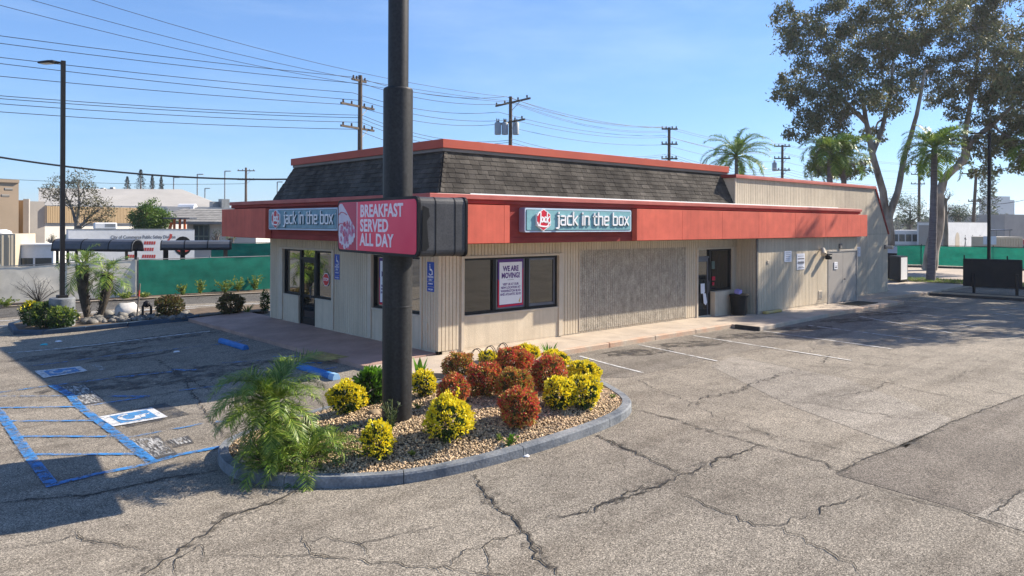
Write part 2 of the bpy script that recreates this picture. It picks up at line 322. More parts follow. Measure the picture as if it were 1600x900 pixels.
M['eucbark'] = pm('peeling pale bark', (.40, .36, .31), (.10, .08, .065), 1.6, .85, .5, 5, aniso=(1, 1, .35), detail=7)
M['palmbark'] = pm('dark palm trunk', (.085, .07, .055), (.035, .03, .025), 5, .95, .9, 12)
M['palmgrey'] = pm('grey ringed palm trunk', (.22, .20, .20), (.12, .11, .115), 4, .9, .7, 14, aniso=(.5, .5, 3))
M['wood'] = pm('weathered pole timber', (.13, .10, .075), (.08, .062, .05), 2, .9, .3, aniso=(1, 1, .2))
M['wire'] = pm('black cable', (.03, .03, .033), (.025, .025, .028), 2, .6)
M['transformer'] = pm('grey transformer tank', (.36, .40, .43), (.30, .34, .37), 2, .5)
M['insul'] = pm('brown insulator', (.06, .04, .035), (.05, .035, .03), 3, .3)
def fabric(name, c1, c2, t):
    m = pm(name, c1, c2, .7, .8, .25, 3, fine=(2.2, .14), aniso=(1, 1, 2.5), detail=7); nt = m.node_tree; N, L = nt.nodes, nt.links; P = N['Principled BSDF']
    tr = N.new('ShaderNodeBsdfTranslucent'); L.new(P.inputs['Base Color'].links[0].from_socket, tr.inputs['Color']); mx = N.new('ShaderNodeMixShader'); mx.inputs[0].default_value = t
    L.new(P.outputs[0], mx.inputs[1]); L.new(tr.outputs[0], mx.inputs[2]); L.new(mx.outputs[0], N['Material Output'].inputs[0]); return m
M['green_screen'] = fabric('green windscreen fabric', (.012, .20, .135), (.008, .145, .10), .36)
M['pale_screen'] = fabric('off white windscreen fabric', (.78, .72, .60), (.66, .61, .50), .40)
M['galv'] = pm('galvanised pipe', (.30, .31, .31), (.2, .21, .21), 3, .5, metal=.4)
M['stucco_tan'] = pm('tan stucco', (.46, .345, .235), (.41, .31, .21), .6, .9, .1)
M['stucco_grey'] = pm('grey stucco', (.40, .37, .33), (.33, .305, .275), .5, .9, .1)
M['stucco_white'] = pm('off white stucco', (.60, .57, .51), (.53, .50, .45), .5, .9)
M['brownslat'] = pm('tan metal slats', (.36, .26, .15), (.29, .21, .12), .8, .8, aniso=(4, 4, .3))
M['palefelt'] = pm('pale built up roof', (.42, .395, .355), (.35, .33, .30), .25, .95, .2, 2)
M['greyshingle'] = pm('grey shingle roof', (.31, .295, .27), (.24, .23, .21), 2.0, .95, .3, 8, island=.15)
M['dkglass'] = pm('far window glass', (.03, .05, .055), (.02, .035, .04), 1, .1, spec=.6)
M['greenframe'] = pm('sage window frame', (.12, .16, .13), (.10, .135, .11), 2, .6)
M['awning'] = pm('dark grey canopy sheet', (.085, .09, .105), (.065, .07, .08), 1, .35, fine=(5, .1))
M['orange'] = pm('orange machine paint', (.62, .13, .02), (.5, .1, .02), 2, .5)
M['beigebox'] = pm('beige container steel', (.50, .44, .33), (.44, .38, .285), 1, .6)
M['rubber'] = pm('tyre rubber', (.02, .02, .02), (.015, .015, .015), 3, .9)
M['carpaint'] = pm('dark car paint', (.05, .055, .07), (.045, .05, .06), 1, .3, coat=.5)
M['carred'] = pm('red car paint', (.4, .03, .03), (.35, .03, .03), 1, .3, coat=.5)
M['lampglass'] = pm('unlit lamp lens', (.5, .5, .48), (.45, .45, .43), 3, .3)
M['cyan'] = pm('turquoise plastic scrap', (.05, .5, .55), (.04, .42, .48), 5, .5)
M['markred'] = pm('faded red band', (.5, .08, .06), (.45, .06, .05), 3, .7)
M['bluehaze'] = pm('hazy blue tower', (.22, .30, .36), (.18, .26, .32), .05, .4)  # pale blue of the haze mixed into the tower's own colour
M['hill'] = pm('far ground cover', (.09, .10, .06), (.06, .07, .045), .05, 1)
def glass(name, tint=(.02, .022, .022), refl=.16, rough=.015):
    m, nt, P, N, L = newmat(name); P.inputs['Base Color'].default_value = c4(tint); P.inputs['Roughness'].default_value = rough; P.inputs['IOR'].default_value = 1.5
    gl = N.new('ShaderNodeBsdfGlossy'); gl.inputs['Color'].default_value = (1, .97, .90, 1); gl.inputs['Roughness'].default_value = rough
    nz = N.new('ShaderNodeTexNoise'); nz.inputs['Scale'].default_value = .9; tc = N.new('ShaderNodeTexCoord'); L.new(tc.outputs['Object'], nz.inputs['Vector'])
    b = N.new('ShaderNodeBump'); b.inputs['Strength'].default_value = .05; b.inputs['Distance'].default_value = .1; L.new(nz.outputs['Fac'], b.inputs['Height']); L.new(b.outputs[0], gl.inputs['Normal'])
    mx = N.new('ShaderNodeMixShader'); mx.inputs[0].default_value = refl; L.new(P.outputs[0], mx.inputs[1]); L.new(gl.outputs[0], mx.inputs[2]); L.new(mx.outputs[0], N['Material Output'].inputs[0])
    return m
M['glass'] = glass('dark window glass', (.008, .008, .007), refl=.07); M['glass_side'] = glass('reflective window glass', (.02, .02, .017), .34)
# leaves
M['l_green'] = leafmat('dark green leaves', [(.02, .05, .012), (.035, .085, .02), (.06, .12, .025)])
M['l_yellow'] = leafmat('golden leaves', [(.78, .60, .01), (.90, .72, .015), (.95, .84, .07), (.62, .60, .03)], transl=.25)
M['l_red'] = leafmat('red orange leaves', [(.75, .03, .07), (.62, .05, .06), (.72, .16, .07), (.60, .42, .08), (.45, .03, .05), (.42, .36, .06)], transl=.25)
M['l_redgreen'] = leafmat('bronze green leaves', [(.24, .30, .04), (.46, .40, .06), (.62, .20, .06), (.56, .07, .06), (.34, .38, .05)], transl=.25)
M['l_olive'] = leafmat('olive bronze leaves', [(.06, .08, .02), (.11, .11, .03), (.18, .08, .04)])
M['l_euc'] = leafmat('grey green drooping leaves', [(.075, .10, .045), (.12, .15, .065), (.18, .20, .095), (.21, .18, .09), (.08, .09, .05)], rough=.5, transl=.32, spec=.25)
M['l_sparse'] = leafmat('dull olive leaves', [(.07, .075, .03), (.11, .105, .05), (.15, .13, .07)], transl=.25)
M['l_bright'] = leafmat('bright green leaves', [(.05, .11, .012), (.09, .17, .02), (.15, .22, .03)])
M['l_far'] = leafmat('far green leaves', [(.035, .06, .025), (.055, .08, .035), (.075, .10, .045)])
M['l_conifer'] = leafmat('dark blue green needles', [(.012, .025, .018), (.02, .036, .024), (.03, .045, .03)])
M['l_palm'] = leafmat('palm leaflets', [(.06, .125, .014), (.115, .20, .022), (.19, .28, .035), (.36, .40, .08)], rough=.42, transl=.25, spec=.4)
M['l_palmfar'] = leafmat('far palm leaflets', [(.08, .16, .02), (.16, .26, .03), (.26, .34, .06)], rough=.4, transl=.3)
M['l_weed'] = leafmat('weed leaves', [(.10, .17, .025), (.17, .24, .04), (.26, .28, .05)])
M['l_broad'] = leafmat('broad glossy leaf', [(.08, .20, .015), (.13, .28, .02)], rough=.3)
M['rachis'] = pm('palm stalk', (.17, .20, .05), (.12, .15, .04), 4, .6)
M['twig'] = pm('shrub twigs', (.10, .075, .05), (.07, .05, .035), 6, .9)

# ------------------------------------------------------------------ THE SETTING
def sheet(name, pts, mat, parent, dz, zf=gz, step=.4):
    """a thin sheet laid on the ground over the polygon (convex)"""
    bm = bmesh.new(); vs = [bm.verts.new((p[0], p[1], 0)) for p in pts]; bm.faces.new(vs)
    x0 = min(p[0] for p in pts); x1 = max(p[0] for p in pts); off = WL.get(parent, Vector())
    x = math.floor(x0 / step) * step + step
    lim = min(x1, 0.2)
    while x < lim:
        bmesh.ops.bisect_plane(bm, geom=bm.verts[:] + bm.edges[:] + bm.faces[:], plane_co=(x, 0, 0), plane_no=(1, 0, 0)); x += step
    for v in bm.verts: v.co.z = zf(v.co.x, v.co.y) + dz
    for v in bm.verts: v.co -= off
    for f in bm.faces:
        f.normal_update()
        if f.normal.z < 0: f.normal_flip()
    me = bpy.data.meshes.new(name); bm.to_mesh(me); bm.free(); return link(name, me, mat, parent)
xs = [-1500, -600, -150, -60, -30, -18, -12] + [-8 + .2 * i for i in range(43)] + [4, 10, 20, 30, 60, 150, 600, 1500]
ys = [-1500, -500, -100, -40, -20, -10, 0, 10, 20, 40, 100, 500, 1500]
gm = MB(); gm.add([(x, y, gz(x)) for y in ys for x in xs], [(j * len(xs) + i, j * len(xs) + i + 1, (j + 1) * len(xs) + i + 1, (j + 1) * len(xs) + i) for j in range(len(ys) - 1) for i in range(len(xs) - 1)])
lot = gm.build('parking_lot', M['asphalt'], recalc=False); lot['kind'] = 'structure'
LAY = [0]
def ribbon(name, pts, width, mat, parent, dz, px=True, jit=0., taper=False, step=.15, zf=gz, wj=0.):
    W = [G(*p, fn=zf) if px else Vector((p[0], p[1], 0)) for p in pts]; path = []
    for a, b in zip(W[:-1], W[1:]):
        n = max(1, int((b - a).to_2d().length / step))
        for i in range(n): path.append(a.lerp(b, i / n))
    path.append(W[-1]); LAY[0] += 1; dz += (LAY[0] % 12) * .0003; sd = LAY[0] * 7.3
    vs = []
    for i, p in enumerate(path):
        t = (path[min(i + 1, len(path) - 1)] - path[max(i - 1, 0)]); t.z = 0; t.normalize(); q = Vector((-t.y, t.x, 0))
        c = p + q * jit * (noise.noise((i * .55 + sd, sd, 0)) + .6 * noise.noise((i * .17, sd, 3)))
        w = width * (1 + wj * noise.noise((i * .3, sd, 9)))
        if taper: w *= min(1, .25 + min(i, len(path) - 1 - i) * .12)
        for s in (-.5, .5):
            v = c + q * w * s; vs.append((v.x, v.y, zf(v.x, v.y) + dz))
    n = len(path); mb = MB(); mb.add(vs, [(2 * i, 2 * i + 2, 2 * i + 3, 2 * i + 1) for i in range(n - 1)])
    return mb.build(name, mat, parent, recalc=False)
def crop(x, y, ox, oy, s): return (ox + x / s, oy + y / s)
# asphalt patches
sheet('asphalt_patch', [G(*p)[:2] for p in [(1305, 741), (1490, 660), (1600, 616), (1700, 630), (1700, 800), (1523, 803)]], M['asphalt_dark'], lot, .004)
sheet('asphalt_patch', [G(*p)[:2] for p in [(1110, 572), (1145, 556), (1320, 592), (1488, 655), (1415, 700), (1230, 632)]], M['asphalt_light'], lot, .004)
sheet('asphalt_patch', [G(*p)[:2] for p in [(876, 557), (1090, 523), (1330, 487), (1420, 478), (1330, 520), (1140, 554), (985, 590), (925, 590)]], M['asphalt_mid'], lot, .0042)
sheet('asphalt_patch', [G(*p)[:2] for p in [(1523, 806), (1600, 768), (1690, 790), (1690, 860)]], M['asphalt_light'], lot, .0045)
# cracks
c2 = lambda L: [crop(x, y, 960, 480, 2.142) for x, y in L]
c8 = lambda L: [crop(x, y, 180, 560, 1.951) for x, y in L]
for L_, w, j in [
    (c2([(60, 340), (200, 375), (320, 415), (500, 465), (700, 520), (740, 550)]), .030, .05),
    (c2([(870, 605), (1000, 645), (1180, 690), (1371, 770)]), .028, .03),
    (c2([(-120, 690), (0, 645), (120, 605), (230, 565), (380, 500), (470, 470), (520, 465)]), .075, .12),
    (c2([(-60, 430), (0, 460), (100, 500), (200, 550), (240, 560)]), .04, .08),
    (c2([(190, 612), (300, 655), (390, 695), (470, 730), (550, 728), (640, 700), (760, 655), (870, 615)]), .026, .08),
    (c2([(550, 728), (620, 770), (700, 810), (790, 860), (840, 905)]), .028, .07),
    (c2([(275, 330), (320, 300), (430, 280), (450, 260), (540, 230), (620, 210)]), .034, .16),
    (c2([(70, 240), (180, 290), (275, 335), (350, 370), (440, 395), (540, 450)]), .026, .12),
    (c2([(320, 410), (540, 430), (700, 460), (870, 500)]), .018, .12),
    (c2([(720, 305), (850, 280), (920, 255), (935, 235)]), .022, .12),
    (c2([(740, 558), (860, 500), (980, 460), (1130, 385), (1371, 295)]), .035, .03),
    (c2([(400, 165), (620, 210), (900, 250), (1230, 330)]), .016, .1), (c2([(450, 290), (700, 330), (930, 370), (1130, 385)]), .016, .14),
    (c2([(1130, 250), (1160, 220), (1240, 210)]), .025, .1), (c2([(1150, 255), (1260, 280), (1371, 310)]), .02, .1), (c2([(930, 238), (1100, 262), (1280, 290)]), .016, .1),
    (c2([(1255, 705), (1300, 665), (1371, 610)]), .03, .04), (c2([(1290, 690), (1371, 720)]), .015, .04), (c2([(690, 190), (720, 160)]), .03, .08),
    (c8([(60, 680), (200, 580), (330, 490), (480, 440), (580, 395)]), .075, .06),
    (c8([(1090, 355), (1140, 430), (1210, 490), (1260, 540), (1280, 600), (1360, 665)]), .045, .07),
    (c8([(1260, 540), (1300, 590), (1310, 620)]), .02, .04),
    (c8([(260, 605), (420, 605), (600, 600), (800, 625), (1000, 640), (1100, 655), (1250, 670)]), .024, .07),
    (c8([(500, 570), (650, 550), (750, 565), (900, 530), (1010, 510)]), .014, .06), (c8([(570, 530), (600, 600), (720, 610)]), .012, .06),
    (c8([(1290, 490), (1400, 480), (1500, 440), (1640, 395)]), .035, .1), (c8([(1470, 235), (1540, 265), (1600, 295)]), .035, .05),
    (c8([(1130, 560), (1140, 600), (1140, 663)]), .018, .06), (c8([(180, 670), (180, 620), (260, 570), (280, 605)]), .018, .05),
    (c8([(1020, 640), (1060, 590), (1180, 555), (1290, 520)]), .02, .09), (c8([(740, 555), (790, 610)]), .012, .05), (c8([(950, 625), (1010, 663)]), .016, .05),
    ([(0, 858), (60, 852), (120, 838), (180, 852), (260, 862)], .018, .06), ([(120, 826), (132, 845), (200, 858)], .025, .05),
    ([(287, 593), (327, 653), (353, 683)], .035, .07), ([(240, 560), (290, 590), (330, 610)], .03, .08), ([(1, 786), (60, 779), (130, 776), (250, 750), (340, 735)], .05, .05)]:
    if w > .028: random.seed(int(w * 1e4)); ribbon('crumbled_edge', L_, w * 3.2 + .05, M['crumble'], lot, .0048, jit=j, taper=True, step=.1, wj=.8)
    ribbon('crack', L_, max(.013, w * (.34 if w > .05 else .55)), M['tar'], lot, .0105, jit=j * 1.15, taper=True, step=.06, wj=.9)
# parking lines
blue = [([(-60, 600), (-30, 622), (0, 646), (20, 675), (48, 716), (83, 761)], .17, 'blue_paint'), ([(80, 759), (150, 742), (227, 727), (277, 712), (350, 698)], .13, 'blue_paint'),
        ([(82, 603), (110, 618), (123, 635), (147, 653), (190, 685), (240, 725)], .17, 'blue_paint'), ([(-20, 616), (0, 614), (80, 603), (200, 588), (307, 578)], .10, 'blue_faded'),
        ([(0, 620), (123, 619)], .09, 'blue_faded'), ([(-20, 639), (0, 638), (127, 636), (233, 620)], .10, 'blue_paint'), ([(13, 659), (147, 658)], .10, 'blue_paint'),
        ([(32, 683), (180, 683)], .10, 'blue_paint'), ([(47, 711), (227, 710)], .11, 'blue_paint'), ([(197, 685), (263, 673), (320, 662)], .09, 'blue_faded'),
        ([(43, 573), (167, 557), (347, 538), (388, 532)], .09, 'blue_faded'), ([(347, 568), (420, 563)], .09, 'blue_faded'), ([(268, 578), (307, 579)], .10, 'blue_paint'), ([(180, 590), (210, 588)], .11, 'blue_paint'),
        ([(280, 611), (355, 602)], .09, 'blue_faded'), ([(337, 660), (359, 659)], .09, 'blue_paint'), ([(425, 558), (469, 558)], .10, 'blue_paint'), ([(456, 568), (503, 568)], .10, 'blue_paint'), ([(501, 579), (528, 574)], .10, 'blue_paint'), ([(170, 620), (233, 620)], .12, 'blue_paint')]
for L_, w, k in blue: ribbon('blue_line', L_, w, M[k], lot, .0145)
white = [[(13, 552), (328, 518)], [(350, 537), (388, 532)], [(905, 557), (960, 572), (1004, 583)], [(997, 539), (1121, 565)], [(1084, 525), (1331, 564)], [(1193, 518), (1394, 546)], [(1263, 509), (1443, 532)], [(1343, 495), (1487, 521)],
         [(1380, 487), (1560, 503)], [(1420, 478), (1476, 483)], [(1424, 468), (1459, 472)], [(1497, 507), (1527, 512)], [(1553, 490), (1578, 493)], [(1553, 480), (1610, 485)]]
for L_ in white: ribbon('white_line', L_, .13 if L_[0][0] == 13 else .085, M['white_paint'], lot, .0145)
def quad_on_lot(name, q, mat, dz, uv=((0, 0), (1, 0), (1, 1), (0, 1))):
    P = [G(*p) for p in q]
    def bil(u, v): return (P[0] * (1 - u) + P[1] * u) * (1 - v) + (P[3] * (1 - u) + P[2] * u) * v
    pts = [bil(*t) for t in uv]; return sheet(name, [(p.x, p.y) for p in pts], mat, lot, dz)
for q in ([(53, 580.7), (125, 573.3), (137, 580.7), (68, 591.7)], [(153, 652.7), (237, 637.7), (262, 652.7), (177, 667.7)]):
    quad_on_lot('white_square', q, M['white_sq'], .020); quad_on_lot('blue_square', q, M['blue_sq'], .024, ((.17, .14), (.86, .14), (.86, .86), (.17, .86)))
    P = [G(*p) for p in q]
    def bil(u, v): 
        p = (P[0] * (1 - u) + P[1] * u) * (1 - v) + (P[3] * (1 - u) + P[2] * u) * v; return (p.x, p.y)
    wheel = [bil(.42 + .15 * math.cos(t * .5), .5 + .24 * math.sin(t * .5)) for t in range(1, 11)]
    for L_ in (wheel, [bil(.74, .5), bil(.56, .52), bil(.54, .74), bil(.40, .76)], [bil(.66, .5), bil(.64, .7)], [bil(.77, .49), bil(.80, .51)]):
        ribbon('wheelchair_symbol', L_, .085, M['white_sq'], lot, .029, px=False, step=.05)
quad_on_lot('black_patch', [(154, 651), (257, 630), (297, 648), (200, 668)], M['black_sq'], .009)
quad_on_lot('black_patch', [(95, 605), (133, 601), (166, 628), (120, 635)], M['black_sq'], .0095); quad_on_lot('scuffed_lettering', [(97, 605), (131, 602), (163, 627), (124, 633)], M['scuffed'], .0115)
quad_on_lot('black_patch', [(200, 689), (247, 681), (280, 712), (233, 722)], M['black_sq'], .010); quad_on_lot('scuffed_lettering', [(205, 688), (246, 683), (272, 708), (234, 717)], M['scuffed'], .0115)
quad_on_lot('black_patch', [(258, 689), (294, 681), (304, 693), (272, 700)], M['black_sq'], .0092); quad_on_lot('scuffed_lettering', [(262, 688), (290, 683), (299, 691), (275, 697)], M['scuffed'], .0118)
quad_on_lot('scuffed_lettering', [(143, 571), (150, 568), (166, 577), (158, 580)], M['scuffed'], .0118)
for i, (px, py, a, b) in enumerate([(998, 551, 1.0, .5), (1083, 538, 1.1, .5), (1172, 525, 1.2, .55), (1255, 513, 1.2, .5), (1325, 501, 1.2, .5), (1390, 490, 1.5, .6), (205, 557, 1.0, .4), (255, 590, 2.4, 1.0), (120, 555, 1.6, .7), (240, 530, 2.2, .6)]):
    c = G(px, py); sheet('oil_stain', [(c.x + a * math.cos(t * math.pi / 8) * (1 + .25 * math.sin(t * 2.3 + i)), c.y - .3 * a * math.cos(t * math.pi / 8) + b * math.sin(t * math.pi / 8)) for t in range(16)], M['stain'], lot, .0085 + .0002 * i)
# street behind, with its markings
def st(px, py): p = G(px, py); return p
road = sheet('road', [(-60, 36), (-60, 70)] + [(60, 70)] + [(60, 16.2), (3.8, 16.2), (-1, 17.2), (-6.4, 20.2)], M['road'], None, .004); road['kind'] = 'structure'
for L_ in ([(-60, 505), (0, 501.7), (213, 487), (345, 476.7), (420, 474)], [(120, 489.5), (345, 482), (420, 478)], [(-40, 512), (30, 508), (60, 505)]):
    ribbon('road_line', L_, .16, M['white_paint'], road, .010)
verge = sheet('verge', [G(*p)[:2] for p in [(-150, 492), (0, 480), (215, 468.5), (420, 457.5), (420, 449), (215, 459), (0, 470), (-150, 480)]], M['soil'], None, .03); verge['kind'] = 'structure'
kv = ribbon('kerb', [(-150, 493), (0, 481), (213, 469), (420, 458)], .18, M['drive'], None, .07); kv['kind'] = 'structure'
# pavement round the restaurant
def zw(x, y=0): return .02 + .043 * min(0, max(-2.2, x))
pave = struct_root('pavement', (0, 0, 0))
def slab(poly, mat, name='pavement_slab', depth=.25):
    mb = MB(); n = len(poly); g = .008
    cx = sum(p[0] for p in poly) / n; cy = sum(p[1] for p in poly) / n
    Q = [(cx + (x - cx) * (1 - g / max(.5, abs(x - cx))) if abs(x - cx) > .05 else x, cy + (y - cy) * (1 - g / max(.5, abs(y - cy))) if abs(y - cy) > .05 else y) for x, y in poly]
    mb.add([(x, y, zw(x) - depth) for x, y in Q] + [(x, y, zw(x)) for x, y in Q], [tuple(range(n, 2 * n))] + [(i, (i + 1) % n, n + (i + 1) % n, n + i) for i in range(n)])
    return mb.build(name, mat, pave)
kx = lambda x: -1.72 if x < 10.72 else (-2.72 + .05 * (x - 10.72) if x < 16 else -2.45)
ex = [2.5, 4.3, 6.1, 7.9, 9.5, 10.72]
for a, b in zip(ex[:-1], ex[1:]): slab([(a, kx(a)), (b, kx(a + .01)), (b, .1), (a, .1)], M['conc'])
ex = [10.72, 12.6, 14.5, 16.4, 18.3, 20.2, 21.8, 23.3]
for a, b in zip(ex[:-1], ex[1:]): slab([(a, kx(a + .001)), (b, kx(b - .001)), (b, .1), (a, .1)], M['conc'])
slab([(23.3, -1.15), (26, -1.3), (28.4, -1.55), (28.4, .1), (23.3, .1)], M['conc']); slab([(28.4, -1.5), (36, -1.3), (36, 9), (28.4, 9)], M['conc'])
slab([(-2.05, .1), (-2.05, -.3), (-1.75, -1.3), (-1.2, -2.0), (-.3, -2.35), (1.2, -2.1), (2.5, -1.72), (2.5, .1)], M['conc'])
ey = [.1, 1.9, 3.7, 5.5, 7.3, 9.1, 11.9]
for a, b in zip(ey[:-1], ey[1:]): slab([(-2.05, a), (.1, a), (.1, b), (-2.05, b)], M['pink'])
def kerbline(pts, mat, seg, zfun=zw, w=.14, proud=.012, name='kerb_stone', parent=pave):
    L_ = [Vector((p[0], p[1], 0)) for p in pts]; out = []
    for a, b in zip(L_[:-1], L_[1:]):
        n = max(1, round((b - a).length / seg)); t = (b - a).normalized(); q = Vector((t.y, -t.x, 0))
        for i in range(n):
            p = a.lerp(b, i / n) + t * .006; e = a.lerp(b, (i + 1) / n) - t * .006
            mb = MB(); pr = proud + random.uniform(-.003, .003)
            P = [p + q * .012, e + q * .012, e - q * w, p - q * w]
            mb.add([(v.x, v.y, gz(v.x) - .05) for v in P] + [(v.x, v.y, zfun(v.x) + pr) for v in P], [(3, 2, 1, 0), (4, 5, 6, 7), (0, 1, 5, 4), (1, 2, 6, 5), (2, 3, 7, 6), (3, 0, 4, 7)])
            out.append(mb.build(name, mat, parent, bev=.018))
    return out
kerbline([(2.5, -1.75), (10.72, -1.75)], M['kerb_red'], 2.05); kerbline([(10.75, -2.75), (16, -2.5)], M['conc'], 1.7); kerbline([(16, -2.48), (23.2, -2.48)], M['kerb_red'], 1.5)
kerbline([(23.33, -1.18), (26, -1.33), (28.4, -1.58)], M['kerb_red'], 1.5)
mb = MB(); mb.box(10.66, 10.735, -2.78, -1.9, -.12, .036); mb.build('kerb_return', M['kerb_dark'], pave, bev=.01)
sheet('yellow_patch', [at_z(*p, zw(-1.3))[:2] for p in [(467.5, 553), (501, 547.6), (546, 556.6), (508, 562)]], M['yellow_paint'], pave, .006, zf=zw)
# drive, planters and verge at the far right
dr = sheet('drive', [(28.4, 9.0), (36.0, 9.0), (36, 12), (53, 16), (57, 2), (60, -16), (40, -16), (39, 1.5), (36, 3.2), (28.4, 3.2)], M['drive'], None, .006); dr['kind'] = 'structure'
pk = struct_root('kerbed_planter', (29.2, -1.6, -.1))
sheet('planter_soil', [(28.5, -1.75), (30.1, -1.75), (31, -14), (29.2, -14)], M['gravel'], pk, .11)
kerbline([(28.36, -1.7), (28.62, -5.6), (29.2, -14)], M['kerb_dark'], 2.0, zfun=lambda x: .02, parent=pk); kerbline([(30.1, -14), (30.1, -1.7)], M['kerb_dark'], 2.0, zfun=lambda x: .02, parent=pk)
gi = struct_root('grass_island', (37, 0, -.1))
gisl = [(35.6, 3.2), (37.4, 3.4), (39.0, 1.6), (39.8, -3), (40.2, -12), (37.0, -12), (36.2, -3)]
sheet('island_soil', gisl, M['soil'], gi, .12); kerbline(gisl + gisl[:1], M['kerb_dark'], 1.6, zfun=lambda x: .03, parent=gi)
def grass(name, pts, n, h, mat, parent, zf):
    P = np.array(pts); d = RNG.uniform(0, 2 * np.pi, n); hh = h * RNG.uniform(.5, 1.2, n); w = .012 + .3 * h * RNG.uniform(.05, .12, n); V = np.zeros((n, 3, 3))
    dx, dy = np.cos(d), np.sin(d); le = hh * RNG.uniform(0, .5, n)
    V[:, 0] = P + np.c_[dx * w, dy * w, 0 * d]; V[:, 1] = P - np.c_[dx * w, dy * w, 0 * d]; V[:, 2] = P + np.c_[-dy * le, dx * le, hh]
    o = fast(name, V.reshape(-1, 3), np.arange(3 * n).reshape(-1, 3), mat, parent); o['kind'] = 'stuff'; return o
pp = []
while len(pp) < 6000:
    x, y = random.uniform(35.7, 40), random.uniform(-12, 3.3)
    if 36.2 - .1 * (y + 3) < x < 39.6 and not (-5.5 < y < -1.6 and x > 30 and False): pp.append((x, y, gz(x) + .12))
grass('grass', pp, len(pp), .10, M['grass'], gi, gz)
fk = kerbline([(52.6, 14.0), (57.2, -2.5), (59, -14)], M['kerb_dark'], 3.0, zfun=lambda x: .05, parent=struct_root('far_kerb', (52, 14, -.1)))

# ------------------------------------------------------------------ THE RESTAURANT
R = thing('restaurant', 'low beige roadside restaurant with coral fascia and dark shingled mansard roof', 'restaurant', (0, 0, 0))
def siding(O, S, Nn, s0, s1, z0, z1, mat='siding', pitch=.116, dp=.020, g=.021, name='siding', parent=None, wob=True):
    O, S, Nn = Vector(O), Vector(S), Vector(Nn); prof = []; s = s0; k = 0
    while s < s1 - .001:
        e = min(s1, s + pitch - g); d = random.uniform(-.0012, .0012) if wob else 0
        prof += [(s, d), (e, d)]
        if e < s1 - .001: prof += [(e + .001, -dp), (min(s1, e + g - .001), -dp)]
        s += pitch
    mb = MB(); vs = []
    for a, d in prof:
        p = O + S * a + Nn * d; vs += [(p.x, p.y, z0), (p.x, p.y, z1)]
    mb.add(vs, [(2 * i, 2 * i + 2, 2 * i + 3, 2 * i + 1) for i in range(len(prof) - 1)])
    if S.cross(Vector((0, 0, 1))).dot(Nn) < 0: mb.f = [f[::-1] for f in mb.f]
    return mb.build(name, M[mat], parent or R, recalc=False)
SX, NY = (1, 0, 0), (0, -1, 0); SY, NX = (0, 1, 0), (-1, 0, 0)
def onR(x0, x1, d0, d1, z0, z1, name, mat, parent=R, bev=.004, y=0):   # box on the sunny (right) face, depth outwards
    return MB().box(x0, x1, y - d1, y - d0, z0, z1).build(name, M[mat], parent, bev=bev)
def onL(y0, y1, d0, d1, z0, z1, name, mat, parent=R, bev=.004):        # box on the shaded (left) face
    return MB().box(-d1, -d0, y0, y1, z0, z1).build(name, M[mat], parent, bev=bev)
# solid core
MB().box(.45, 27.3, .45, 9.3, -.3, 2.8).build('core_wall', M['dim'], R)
ZB, ZT = .06, 2.84
# right face
siding((0, 0, 0), SX, NY, .0, .72, ZB, ZT); siding((0, 0, 0), SX, NY, .72, 4.49, 2.462, ZT); siding((0, 0, 0), SX, NY, 4.49, 11.27, ZB, ZT)
siding((0, 0, 0), SX, NY, 11.27, 13.83, 2.482, ZT)
onR(0.012, 27.7, -.14, -.012, -.3, .058, 'plinth', 'plaster')
onR(.7205, .822, -.2, .03, .0, 2.46, 'trim_board', 'trim'); onR(4.33, 4.49, -.2, .03, .05, 2.46, 'trim_board', 'trim'); onR(.823, 4.329, -.2, .027, 2.395, 2.457, 'trim_board', 'trim')
onR(.824, 4.328, -.1, -.008, .058, .855, 'apron_panel', 'plaster'); onR(.8235, 4.3285, -.2, .012, .857, .905, 'window_sill', 'trim')
# weathered panel over the siding
siding((0, -.014, 0), SX, NY, 5.24, 10.63, .1, 2.52, 'siding_old', name='weathered_panel', pitch=.10, g=.018, dp=.012)
for a, b, c, d in ((5.20, 5.24, .1, 2.55), (10.63, 10.67, .1, 2.55)): onR(a, b, .0, .018, c, d, 'panel_edge', 'trim')
def window(face, s0, s1, z0, z1, mulls, name='window', glassm='glass', depth=.11, silver=()):
    """frame, mullions and one pane per light; s runs along the face"""
    B = onR if face == 'R' else onL; D = -depth
    fr = B(s0, s1, D - .05, D + .05, z0, z0 + .07, name, 'frame')
    B(s0, s1, D - .05, D + .05, z1 - .06, z1, 'head', 'frame', fr); ed = [s0] + [m for mm in mulls for m in mm] + [s1]
    B(s0 + .001, s0 + .06, D - .049, D + .049, z0 + .071, z1 - .061, 'jamb', 'frame', fr); B(s1 - .06, s1 - .001, D - .049, D + .049, z0 + .071, z1 - .061, 'jamb', 'frame', fr)
    for a, b in mulls: B(a, b, D - .048, D + .052, z0 + .071, z1 - .061, 'mullion', 'frame', fr)
    st_ = s0 + .06; lights = []
    for a, b in list(mulls) + [(s1 - .06, s1)]: lights.append((st_, a)); st_ = b
    for i, (a, b) in enumerate(lights):
        if i in silver:
            for q in ((a, a + .06, z0 + .07, z1 - .06), (b - .06, b, z0 + .07, z1 - .06), (a + .061, b - .061, z0 + .07, z0 + .15), (a + .061, b - .061, z1 - .12, z1 - .06)):
                B(q[0] + .002, q[1] - .002, D - .03, D + .025, q[2] + .002, q[3] - .002, 'sash', 'silver', fr)
        B(a, b, D - .02, D - .005, z0 + .07, z1 - .06, 'pane', glassm, fr, bev=0)
    return fr
window('R', .822, 4.33, .905, 2.395, [(1.86, 1.98), (3.07, 3.21)], silver=(1, 2))
